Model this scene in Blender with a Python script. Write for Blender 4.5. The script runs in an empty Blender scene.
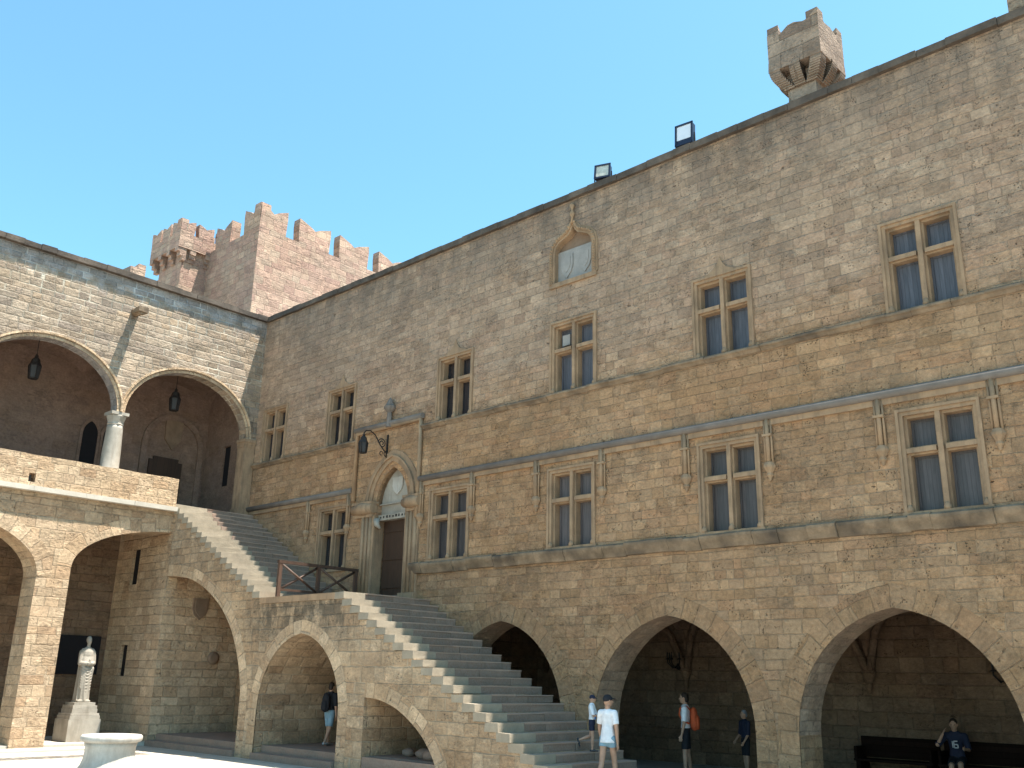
import bpy, bmesh, math, random
from mathutils import Vector, Matrix, geometry
random.seed(7)
R = math.radians
S = bpy.context.scene
COL = S.collection

# ------------------------------------------------------------------ camera
cam_d = bpy.data.cameras.new('camera'); cam = bpy.data.objects.new('camera', cam_d); COL.objects.link(cam)
yaw, pit, rol = -0.75537635, 0.29987009, 0.02098421
fw = Vector((math.sin(yaw)*math.cos(pit), math.cos(yaw)*math.cos(pit), math.sin(pit)))
ri = Vector((math.cos(yaw), -math.sin(yaw), 0)); up = ri.cross(fw)
r2 = ri*math.cos(rol) + up*math.sin(rol); u2 = up*math.cos(rol) - ri*math.sin(rol)
cam.matrix_world = Matrix(((r2.x, u2.x, -fw.x, 28.8), (r2.y, u2.y, -fw.y, -17.57), (r2.z, u2.z, -fw.z, 2.1), (0, 0, 0, 1)))
cam_d.sensor_width = 36; cam_d.lens = 954.57/1024*36; cam_d.clip_end = 2000
S.camera = cam

# ------------------------------------------------------------------ sky, sun, exposure
SUN = Vector((0.28, 0.20, 1.0)).normalized()          # direction towards the sun
w = bpy.data.worlds.new('World'); S.world = w; w.use_nodes = True
wn = w.node_tree; wn.nodes.clear()
sky = wn.nodes.new('ShaderNodeTexSky'); sky.sky_type = 'NISHITA'; sky.sun_disc = False
sky.sun_elevation = math.asin(SUN.z); sky.sun_rotation = math.atan2(SUN.x, SUN.y)
sky.altitude = 0; sky.air_density = 1.0; sky.dust_density = 0.7; sky.ozone_density = 1.0
bg = wn.nodes.new('ShaderNodeBackground'); bg.inputs['Strength'].default_value = 0.085
wo = wn.nodes.new('ShaderNodeOutputWorld')
tint = wn.nodes.new('ShaderNodeMix'); tint.data_type = 'RGBA'; tint.blend_type = 'MULTIPLY'; tint.inputs[0].default_value = 1
wn.links.new(sky.outputs[0], tint.inputs[6]); tint.inputs[7].default_value = (0.92, 1.37, 1.29, 1)
wn.links.new(tint.outputs[2], bg.inputs['Color']); wn.links.new(bg.outputs[0], wo.inputs['Surface'])
sd = bpy.data.lights.new('sun', 'SUN'); sd.energy = 5.0; sd.angle = R(0.53); sd.color = (1.0, 0.92, 0.82)
so = bpy.data.objects.new('sun', sd); COL.objects.link(so); so.rotation_euler = SUN.to_track_quat('Z', 'Y').to_euler(); so.location = (10, 5, 40)
S.view_settings.view_transform = 'Standard'; S.view_settings.look = 'None'; S.view_settings.gamma = 1
S.view_settings.use_curve_mapping = False
S.view_settings.exposure = 1.52
S.render.engine = 'CYCLES'; S.cycles.max_bounces = 8; S.cycles.diffuse_bounces = 5

# ------------------------------------------------------------------ material kit
class NT:
    def __init__(s, name):
        s.m = bpy.data.materials.new(name); s.m.use_nodes = True; s.t = s.m.node_tree
        s.b = s.t.nodes['Principled BSDF']; s.b.inputs['Roughness'].default_value = 0.85
        s.b.inputs['Specular IOR Level'].default_value = 0.25
    def new(s, kind, **kw):
        n = s.t.nodes.new(kind)
        for k, v in kw.items(): setattr(n, k, v)
        return n
    def put(s, sock, v):
        if hasattr(v, 'is_output'): s.t.links.new(v, sock)
        elif isinstance(v, tuple) and len(v) == 3 and sock.type == 'RGBA': sock.default_value = (*v, 1)
        else: sock.default_value = v
    def math(s, op, a, b=0.0, c=0.0, clamp=False):
        n = s.new('ShaderNodeMath', operation=op, use_clamp=clamp)
        s.put(n.inputs[0], a); s.put(n.inputs[1], b); s.put(n.inputs[2], c); return n.outputs[0]
    def xyz(s, x, y, z=0.0):
        n = s.new('ShaderNodeCombineXYZ'); s.put(n.inputs[0], x); s.put(n.inputs[1], y); s.put(n.inputs[2], z); return n.outputs[0]
    def noise(s, vec, scale, detail=2.0, rough=0.5, dist=0.0):
        n = s.new('ShaderNodeTexNoise'); s.put(n.inputs['Vector'], vec)
        n.inputs['Scale'].default_value = scale; n.inputs['Detail'].default_value = detail
        n.inputs['Roughness'].default_value = rough; n.inputs['Distortion'].default_value = dist
        return n.outputs['Fac']
    def white(s, vec):
        n = s.new('ShaderNodeTexWhiteNoise', noise_dimensions='3D'); s.put(n.inputs['Vector'], vec); return n.outputs['Value']
    def mix(s, f, a, b, mode='MIX'):
        n = s.new('ShaderNodeMix', data_type='RGBA', blend_type=mode, clamp_factor=True)
        s.put(n.inputs[0], f); s.put(n.inputs[6], a); s.put(n.inputs[7], b); return n.outputs[2]
    def ramp(s, f, stops, interp='LINEAR'):
        n = s.new('ShaderNodeValToRGB'); n.color_ramp.interpolation = interp; e = n.color_ramp.elements
        while len(e) < len(stops): e.new(0.5)
        for q, (p, c) in zip(e, stops):
            q.position = p; q.color = (*c, 1) if isinstance(c, tuple) else (c, c, c, 1)
        s.put(n.inputs[0], f); return n.outputs[0]
    def map(s, v, a, b, c=0.0, d=1.0, smooth=False):
        n = s.new('ShaderNodeMapRange', interpolation_type='SMOOTHSTEP' if smooth else 'LINEAR')
        s.put(n.inputs[0], v); s.put(n.inputs[1], a); s.put(n.inputs[2], b); s.put(n.inputs[3], c); s.put(n.inputs[4], d); return n.outputs[0]
    def uv(s):
        n = s.new('ShaderNodeTexCoord'); return n.outputs['UV']
    def obj(s):
        n = s.new('ShaderNodeTexCoord'); return n.outputs['Object']
    def sep(s, v):
        n = s.new('ShaderNodeSeparateXYZ'); s.put(n.inputs[0], v); return n.outputs
    def bump(s, h, strength=0.6, dist=0.02):
        n = s.new('ShaderNodeBump'); n.inputs['Strength'].default_value = strength; n.inputs['Distance'].default_value = dist
        s.put(n.inputs['Height'], h); s.t.links.new(n.outputs[0], s.b.inputs['Normal'])
    def out(s, col, rough=None, metal=None):
        s.put(s.b.inputs['Base Color'], col)
        if rough is not None: s.put(s.b.inputs['Roughness'], rough)
        if metal is not None: s.put(s.b.inputs['Metallic'], metal)
        return s.m

def ashlar(name, h, wd, palette, mortar, mw=0.012, seed=0.0, rough_share=0.35, stain=0.35, stain_col=(0.10, 0.085, 0.065),
           contrast=1.0, bands=(), top_grey=None, mort_vis=0.8, bump=0.7, spot=None, erode=0.8, joint_h=0.5):
    """Masonry of uneven courses: block width, course height and colour vary per block; UV is in metres."""
    t = NT(name); uv = t.uv(); u, v, _ = t.sep(uv)
    wob = t.noise(uv, 2.2, 2); wob2 = t.noise(t.xyz(v, u, 3.3), 2.6, 2)
    v1 = t.math('ADD', v, t.math('MULTIPLY', t.math('SUBTRACT', wob, 0.5), 0.05))
    u1 = t.math('ADD', u, t.math('MULTIPLY', t.math('SUBTRACT', wob2, 0.5), 0.06))
    V = t.math('DIVIDE', v1, h)
    V = t.math('ADD', V, t.math('MULTIPLY', t.noise(t.xyz(seed, t.math('MULTIPLY', v, 1.0), 0.7), 0.9/h*0.35, 1), 1.6))
    row = t.math('FLOOR', V); fv = t.math('FRACT', V)
    ra = t.white(t.xyz(row, seed, 1.7)); rb = t.white(t.xyz(row, seed, 9.2))
    wf = t.math('MULTIPLY', t.math('ADD', 0.65, t.math('MULTIPLY', rb, 0.75)), wd)
    U = t.math('ADD', t.math('DIVIDE', u1, wf), t.math('MULTIPLY', ra, 37.0))
    U = t.math('ADD', U, t.math('MULTIPLY', t.noise(t.xyz(U, t.math('MULTIPLY', row, 5.31), seed), 0.55, 1), 1.9))
    col = t.math('FLOOR', U); fu = t.math('FRACT', U)
    du = t.math('MULTIPLY', t.math('MINIMUM', fu, t.math('SUBTRACT', 1.0, fu)), wf)
    dv = t.math('MULTIPLY', t.math('MINIMUM', fv, t.math('SUBTRACT', 1.0, fv)), h)
    fine = t.noise(uv, 14, 5, 0.65); grain = t.noise(uv, 60, 4, 0.7); mid = t.noise(uv, 3.2, 4, 0.6)
    d = t.math('ADD', t.math('MINIMUM', du, dv), t.math('MULTIPLY', t.math('SUBTRACT', fine, 0.5), 0.035))
    face = t.map(d, mw*0.4, mw*1.7, smooth=True)                       # 0 in the joint, 1 on the block
    k1 = t.white(t.xyz(row, col, seed+0.5)); k2 = t.white(t.xyz(row, col, seed+7.5)); k3 = t.white(t.xyz(row, col, seed+3.1))
    ero = t.math('MULTIPLY', t.map(t.noise(t.xyz(u, t.math('MULTIPLY', v, 1.5), seed+2), 0.75, 5, 0.65), 0.44, 0.60), erode)
    n = len(palette)
    c = t.ramp(k1, [(i/(n-1), p) for i, p in enumerate(palette)])
    val = t.map(k2, 0, 1, 1-0.22*contrast, 1+0.20*contrast)
    val = t.math('ADD', t.math('MULTIPLY', val, t.math('SUBTRACT', 1.0, t.math('MULTIPLY', ero, 0.6))), t.math('MULTIPLY', ero, 0.6))
    rub = t.noise(t.xyz(u, t.math('MULTIPLY', v, 1.9), seed), 6.5, 6, 0.72)
    val = t.math('MULTIPLY', val, t.map(fine, 0.28, 0.72, 0.74, 1.20))
    rubv = t.map(rub, 0.32, 0.66, 0.52, 1.24)
    val = t.math('MULTIPLY', val, t.math('ADD', t.math('MULTIPLY', rubv, t.math('MULTIPLY', ero, 0.9)), t.math('SUBTRACT', 1.0, t.math('MULTIPLY', ero, 0.9))))
    hole = t.math('MULTIPLY', t.map(t.noise(t.xyz(u, t.math('MULTIPLY', v, 1.6), seed+4), 5.0, 3, 0.55), 0.665, 0.72), t.map(mid, 0.42, 0.60))
    val = t.math('MULTIPLY', val, t.map(hole, 0, 1, 1.0, 0.42))
    val = t.math('MULTIPLY', val, t.map(grain, 0.28, 0.72, 0.80, 1.20))
    val = t.math('MULTIPLY', val, t.map(mid, 0.3, 0.7, 0.80, 1.14))
    # weathered blocks are pitted
    vor = t.new('ShaderNodeTexVoronoi'); t.put(vor.inputs['Vector'], uv); vor.inputs['Scale'].default_value = 22
    pit = t.math('MULTIPLY', t.map(vor.outputs['Distance'], 0.12, 0.35, 1.0, 0.0), t.map(t.noise(uv, 5.5, 3), 0.48, 0.62))
    pit = t.math('MULTIPLY', pit, t.map(k3, 1-rough_share, 1-rough_share+0.12))
    val = t.math('MULTIPLY', val, t.map(pit, 0, 1, 1.0, 0.55))
    c = t.mix(1.0, c, t.xyz(val, val, val), 'MULTIPLY')
    # joints: pale pointing in places, dark open joints in others
    jm = t.noise(uv, 0.8, 3); jc = t.mix(t.map(jm, 0.42, 0.60), tuple(x*0.40 for x in mortar), mortar)
    jv = t.math('MULTIPLY', t.map(t.noise(uv, 1.7, 3), 0.38, 0.62, mort_vis*0.12, mort_vis), t.math('SUBTRACT', 1.0, t.math('MULTIPLY', ero, 0.7)))
    c = t.mix(t.math('MULTIPLY', t.math('SUBTRACT', 1.0, face), jv), c, jc)
    # broad weather: grey lichen, brown run-off
    big = t.noise(t.xyz(t.math('MULTIPLY', u, 1.0), t.math('MULTIPLY', v, 0.55), seed), 0.45, 5, 0.62)
    c = t.mix(t.map(big, 0.50, 0.74, 0.0, stain), c, stain_col)
    warm = t.noise(t.xyz(u, v, seed+11), 0.28, 3)
    c = t.mix(t.map(warm, 0.42, 0.66, 0.0, 0.2), c, (0.46, 0.33, 0.20), 'SOFT_LIGHT')
    if top_grey:
        z0, z1, gcol, amt = top_grey
        g = t.map(t.math('ADD', v, t.math('MULTIPLY', t.math('SUBTRACT', mid, 0.5), 1.2)), z0, z1, 0.0, amt)
        hsv = t.new('ShaderNodeHueSaturation'); hsv.inputs['Saturation'].default_value = 0.45; t.put(hsv.inputs['Color'], c)
        c = t.mix(g, c, t.mix(1.0, hsv.outputs[0], gcol, 'MULTIPLY'))
    for z0, z1, amt, bc in bands:                                        # run-off stains hanging down from a ledge at z1
        st = t.noise(t.xyz(t.math('MULTIPLY', u, 1.3), t.math('MULTIPLY', v, 0.28), seed+z1), 1.6, 4, 0.6)
        m = t.math('MULTIPLY', t.map(v, z0, z1), t.math('LESS_THAN', v, z1))
        m = t.math('MULTIPLY', m, t.map(st, 0.36, 0.60)); c = t.mix(t.math('MULTIPLY', m, amt), c, bc)
    if spot:                                                             # one lichen patch: (u0,u1,v0,v1,amount,colour)
        for (a0, a1, b0, b1, amt, bc) in spot:
            m = t.math('MULTIPLY', t.math('MULTIPLY', t.map(u, a0-0.5, a0+0.3), t.map(u, a1-0.3, a1+0.6, 1, 0)),
                       t.math('MULTIPLY', t.map(v, b0-0.3, b0+0.5), t.map(v, b1, b1+0.2, 1, 0)))
            m = t.math('MULTIPLY', m, t.map(t.noise(t.xyz(t.math('MULTIPLY', u, 1.4), t.math('MULTIPLY', v, 0.9), 2.0), 2.0, 5, 0.7), 0.40, 0.56))
            c = t.mix(t.math('MULTIPLY', m, amt), c, bc)
    hgt = t.math('ADD', t.math('MULTIPLY', face, joint_h), t.math('MULTIPLY', t.white(t.xyz(row, col, seed+5)), 0.35))
    hgt = t.math('ADD', hgt, t.math('MULTIPLY', fine, 0.55)); hgt = t.math('ADD', hgt, t.math('MULTIPLY', grain, 0.22))
    hgt = t.math('ADD', hgt, t.math('MULTIPLY', t.math('MULTIPLY', rub, ero), 1.6)); hgt = t.math('SUBTRACT', hgt, t.math('MULTIPLY', t.math('ADD', pit, hole), 0.9))
    t.bump(hgt, min(1.0, bump*1.3), 0.05)
    return t.out(c, 0.92)

def stone(name, base, var=0.25, scale=3.0, bump=0.4, dark=(0.09, 0.08, 0.065), dark_amt=0.45, rough=0.88, streak=False):
    t = NT(name); p = t.obj(); a = t.noise(p, scale, 5, 0.62); b = t.noise(p, scale*9, 4, 0.7); e = t.noise(p, scale*0.4, 3)
    c = t.mix(t.map(a, 0.3, 0.7), tuple(x*(1-var) for x in base), tuple(min(0.9, x*(1+var)) for x in base))
    c = t.mix(t.map(b, 0.3, 0.7, 0.0, 0.30), c, tuple(x*0.6 for x in base))
    if streak:
        x, y, z = t.sep(p); sn = t.noise(t.xyz(t.math('MULTIPLY', x, 3.0), t.math('MULTIPLY', y, 3.0), t.math('MULTIPLY', z, 0.5)), 2.0, 4, .6)
        c = t.mix(t.map(sn, 0.50, 0.72, 0.0, dark_amt), c, dark)
    c = t.mix(t.map(e, 0.48, 0.72, 0.0, dark_amt), c, dark)
    t.bump(t.math('ADD', a, t.math('MULTIPLY', b, 0.5)), bump, 0.03)
    return t.out(c, rough)

def plain(name, base, rough=0.6, metal=0.0, var=0.12, scale=8.0, bump=0.0, spec=0.3):
    t = NT(name); a = t.noise(t.obj(), scale, 4, 0.6)
    c = t.mix(t.map(a, 0.3, 0.7), tuple(x*(1-var) for x in base), tuple(min(0.95, x*(1+var)) for x in base))
    if bump: t.bump(a, bump, 0.03)
    t.b.inputs['Specular IOR Level'].default_value = spec
    return t.out(c, rough, metal)

def boards(name, base, pitch=0.12, rough=0.55, spec=0.4, groove=0.5, axis='u'):
    t = NT(name); u, v, _ = t.sep(t.uv())
    q = t.math('DIVIDE', u if axis == 'u' else v, pitch); fr = t.math('FRACT', q); bd = t.math('FLOOR', q)
    g = t.map(t.math('MINIMUM', fr, t.math('SUBTRACT', 1.0, fr)), 0.02, 0.07)
    k = t.white(t.xyz(bd, 1.0, 2.0)); gr = t.noise(t.xyz(t.math('MULTIPLY', u, 14.0), t.math('MULTIPLY', v, 1.3), bd), 2.0, 4, .6)
    val = t.math('MULTIPLY', t.map(k, 0, 1, 0.82, 1.15), t.map(gr, .3, .7, .75, 1.2))
    oi = t.new('ShaderNodeObjectInfo'); val = t.math('MULTIPLY', val, t.map(oi.outputs['Random'], 0, 1, .65, 1.4))
    c = t.mix(1.0, base, t.xyz(val, val, val), 'MULTIPLY'); c = t.mix(t.math('MULTIPLY', t.math('SUBTRACT', 1.0, g), groove), c, tuple(x*0.2 for x in base))
    t.bump(t.math('ADD', g, t.math('MULTIPLY', gr, .3)), 0.3, 0.01); t.b.inputs['Specular IOR Level'].default_value = spec
    return t.out(c, rough)

M = {}
TAN = [(a_*1.46, b_*1.23, c_*1.08) for a_, b_, c_ in [(0.245, 0.178, 0.112), (0.262, 0.193, 0.122), (0.285, 0.215, 0.143), (0.25, 0.19, 0.128), (0.295, 0.228, 0.152), (0.262, 0.184, 0.118), (0.235, 0.182, 0.126)]]
M['facade'] = ashlar('tan_ashlar', 0.215, 0.36, TAN, (0.40, 0.33, 0.24), 0.009, 1.0, 0.55, 0.30,
    bands=((7.5, 8.97, 0.34, (0.185, 0.128, 0.078)), (3.9, 4.95, 0.36, (0.17, 0.12, 0.078)), (12.4, 14.3, 0.7, (0.125, 0.102, 0.085)), (5.6, 7.35, 0.25, (0.16, 0.118, 0.08))),
    top_grey=(8.6, 10.2, (0.98, 0.955, 0.92), 0.42), mort_vis=0.36, contrast=0.68, joint_h=0.30)
PALE = [(a_*.79, b_*.72, c_*.74) for a_, b_, c_ in [(0.42, 0.36, 0.26), (0.36, 0.31, 0.22), (0.47, 0.41, 0.30), (0.33, 0.29, 0.225), (0.50, 0.44, 0.32), (0.30, 0.265, 0.20), (0.45, 0.37, 0.25)]]
M['pale'] = ashlar('pale_ashlar', 0.215, 0.40, PALE, (0.60, 0.55, 0.45), 0.019, 4.0, 0.25, 0.25, mort_vis=0.95, top_grey=(13.6, 14.0, (.92, .97, 1.05), 0.9))
HON = [(a_*1.12, b_*1.02, c_*.98) for a_, b_, c_ in [(0.43, 0.345, 0.235), (0.40, 0.31, 0.205), (0.46, 0.38, 0.265), (0.39, 0.315, 0.215), (0.48, 0.40, 0.285), (0.38, 0.285, 0.185), (0.44, 0.36, 0.25)]]
M['arcade'] = ashlar('honey_ashlar', 0.27, 0.55, HON, (0.54, 0.46, 0.34), 0.010, 8.0, 0.5, 0.25, contrast=0.6, bands=((6.0, 6.95, 0.4, (0.16, 0.11, 0.07)),), mort_vis=0.5)
M['stair'] = ashlar('stair_ashlar', 0.285, 0.50, [tuple(x*.93 for x in c) for c in HON], (0.56, 0.47, 0.35), 0.013, 15.0, 0.3, 0.30, mort_vis=0.75, contrast=0.8,
    spot=((5.4, 9.6, 2.9, 4.0, 0.75, (0.075, 0.065, 0.05)), (0.3, 5.6, 4.6, 7.0, 0.35, (0.10, 0.085, 0.065))))
M['voussoir'] = ashlar('voussoir_stone', 0.34, 0.9, [(c[0]*.98, c[1]*.96, c[2]*.93) for c in TAN], (0.40, 0.33, 0.24), 0.007, 21.0, 0.45, 0.25, mort_vis=0.30, contrast=0.35)
M['voussoir_honey'] = ashlar('honey_voussoir_stone', 0.36, 0.9, HON, (0.54, 0.45, 0.33), 0.009, 27.0, 0.3, 0.2, mort_vis=0.6, contrast=0.8)
PINK = [(a_*.95, b_*.95, c_*.95) for a_, b_, c_ in [(0.42, 0.275, 0.215), (0.47, 0.32, 0.245), (0.38, 0.245, 0.195), (0.50, 0.36, 0.27), (0.40, 0.28, 0.215), (0.45, 0.34, 0.26)]]
M['tower'] = ashlar('pink_ashlar', 0.34, 0.66, PINK, (0.54, 0.43, 0.35), 0.015, 31.0, 0.2, 0.2, mort_vis=0.4, stain_col=(0.17, 0.11, 0.09), contrast=0.5,
    bands=((20.0, 24.3, 0.30, (0.20, 0.13, 0.11)),))
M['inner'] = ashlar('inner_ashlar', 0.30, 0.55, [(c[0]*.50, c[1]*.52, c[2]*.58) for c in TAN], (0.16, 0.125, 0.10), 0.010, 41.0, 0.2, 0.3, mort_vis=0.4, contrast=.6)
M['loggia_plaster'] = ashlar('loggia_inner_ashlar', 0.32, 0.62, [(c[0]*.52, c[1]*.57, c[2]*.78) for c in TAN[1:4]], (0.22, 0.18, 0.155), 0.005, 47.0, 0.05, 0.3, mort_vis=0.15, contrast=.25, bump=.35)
M['trim'] = stone('carved_limestone', (0.335, 0.228, 0.142), 0.2, 2.5, 0.5, (0.125, 0.093, 0.066), 0.6, streak=True)
M['ledge'] = stone('ledge_stone', (0.235, 0.172, 0.115), 0.45, 3.0, 1.0, (0.06, 0.048, 0.04), 0.85)
M['roll'] = stone('grey_roll_moulding', (0.18, 0.156, 0.138), 0.2, 3.0, 0.4, (0.13, 0.115, 0.10), 0.6)
M['coping'] = stone('lichened_coping', (0.105, 0.083, 0.066), 0.6, 1.6, 1.0, (0.032, 0.028, 0.026), 0.75)
def step_stone(name='grey_step_stone', k=1.0):
    t = NT(name); p = t.obj(); a = t.noise(p, 2.4, 5, .62); b = t.noise(p, 22, 4, .7); g = t.new('ShaderNodeNewGeometry')
    c = t.ramp(g.outputs['Random Per Island'], [(q, (cc[0]*k*1.36, cc[1]*k*.98, cc[2]*k*.76)) for q, cc in ((0, (0.145, 0.136, 0.13)), (.3, (0.19, 0.177, 0.168)), (.6, (0.165, 0.153, 0.146)), (1, (0.225, 0.21, 0.198)))])
    c = t.mix(t.map(a, .35, .7, 0, .5), c, (0.125*k, 0.106*k, 0.088*k)); c = t.mix(t.map(b, .35, .7, 0, .3), c, (0.34, 0.33, 0.30))
    t.bump(t.math('ADD', a, t.math('MULTIPLY', b, .5)), 0.5, 0.02); return t.out(c, .85)
M['step'] = step_stone(); M['step_edge'] = step_stone('pale_step_edge', 1.5); M['step_end_lit'] = stone('pale_sunlit_step_end', (0.32, 0.275, 0.21), .16, 3.0, .5, (0.22, 0.19, 0.15), .45)  # end stone colour carries painted sunlight on a somewhat paler stone
M['marble'] = stone('white_marble', (0.50, 0.475, 0.425), 0.12, 3.0, 0.3, (0.27, 0.24, 0.20), 0.6, 0.6, streak=True)
M['statue_marble'] = stone('weathered_statue_marble', (0.36, 0.33, 0.28), 0.14, 4.0, 0.35, (0.19, 0.165, 0.13), 0.6, 0.6, streak=True)
M['marble_grey'] = stone('grey_marble', (0.30, 0.285, 0.265), 0.14, 4.0, 0.2, (0.22, 0.22, 0.22), 0.5, 0.6)
M['relief'] = stone('relief_stone', (0.215, 0.150, 0.105), 0.2, 4.0, 0.6, (0.10, 0.08, 0.06), 0.5)
M['white_ledge'] = stone('white_ledge_stone', (0.52, 0.48, 0.41), 0.12, 2.5, 0.3, (0.32, 0.28, 0.22), 0.4)
M['door'] = boards('brown_door_boards', (0.060, 0.031, 0.018), 0.14)
M['rail'] = boards('red_brown_timber', (0.075, 0.042, 0.028), 0.05, 0.6)
M['shutter_blue'] = boards('blue_grey_shutter', (0.080, 0.082, 0.098), 0.085, 0.42, 0.4, 0.45)
M['shutter_dark'] = boards('dark_grey_shutter', (0.088, 0.078, 0.080), 0.075, 0.42, 0.4, 0.5)
M['shutter_black'] = boards('dark_window_glass', (0.030, 0.027, 0.030), 0.4, 0.18, 0.6, 0.1)
M['iron'] = plain('black_iron', (0.026, 0.022, 0.021), 0.6, 0.3)
M['void'] = plain('dark_opening', (0.010, 0.009, 0.011), 0.9)
M['lampglass'] = plain('lantern_glass', (0.030, 0.028, 0.028), 0.5, spec=0.3)
M['lens'] = plain('floodlight_lens', (0.62, 0.66, 0.72), 0.2, spec=0.6, var=0.04)
M['lens_warm'] = plain('floodlight_reflector', (0.52, 0.50, 0.42), 0.25, 0.2, spec=0.6, var=0.25, scale=14)
M['housing'] = plain('floodlight_housing', (0.022, 0.03, 0.055), 0.4, 0.2)
M['bench'] = boards('dark_bench_wood', (0.014, 0.008, 0.006), 0.11, 0.9, 0.05, axis='v')
def paving():
    t = NT('pale_paving'); uv = t.uv(); b = t.new('ShaderNodeTexBrick'); t.put(b.inputs['Vector'], uv)
    b.inputs['Scale'].default_value = 1; b.inputs['Brick Width'].default_value = 1.15; b.inputs['Row Height'].default_value = 0.62
    b.inputs['Mortar Size'].default_value = 0.012; t.put(b.inputs['Color1'], (0.44, 0.40, 0.34)); t.put(b.inputs['Color2'], (0.34, 0.31, 0.265)); t.put(b.inputs['Mortar'], (0.13, 0.115, 0.095))
    n = t.noise(uv, 1.2, 5, .6); f = t.noise(uv, 18, 4, .6)
    c = t.mix(t.map(n, .35, .7, 0, .35), b.outputs['Color'], (0.34, 0.30, 0.25)); c = t.mix(t.map(f, .3, .7, 0, .25), c, (0.55, 0.51, 0.45))
    t.bump(t.math('ADD', b.outputs['Fac'], t.math('MULTIPLY', f, -.4)), 0.25, 0.01)
    return t.out(c, 0.8)
M['paving'] = paving()
def cobble():
    t = NT('pebble_band'); uv = t.uv(); v = t.new('ShaderNodeTexVoronoi'); t.put(v.inputs['Vector'], uv); v.inputs['Scale'].default_value = 9
    c = t.mix(t.map(v.outputs['Distance'], 0.0, 0.6), (0.30, 0.275, 0.235), (0.10, 0.09, 0.075)); t.bump(v.outputs['Distance'], -0.5, 0.02); return t.out(c, 0.85)
M['cobble'] = cobble()
for nm, c in dict(skin=(0.42, 0.25, 0.17), white_cloth=(0.72, 0.73, 0.76), denim=(0.20, 0.32, 0.40), black_cloth=(0.016, 0.017, 0.022), navy_cloth=(0.018, 0.022, 0.045),
                  hair=(0.025, 0.016, 0.011), orange_cloth=(0.55, 0.10, 0.035), shoe=(0.05, 0.05, 0.055), pale_shoe=(0.45, 0.44, 0.43), blue_print=(0.05, 0.16, 0.42),
                  grey_cloth=(0.20, 0.21, 0.23), print_white=(0.6, 0.6, 0.62), eye=(0.02, 0.015, 0.012)).items():
    M[nm] = plain(nm, c, 0.8 if 'cloth' in nm else 0.6, var=0.16, scale=9, bump=0.6 if 'cloth' in nm or nm == 'denim' else 0)

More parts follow.
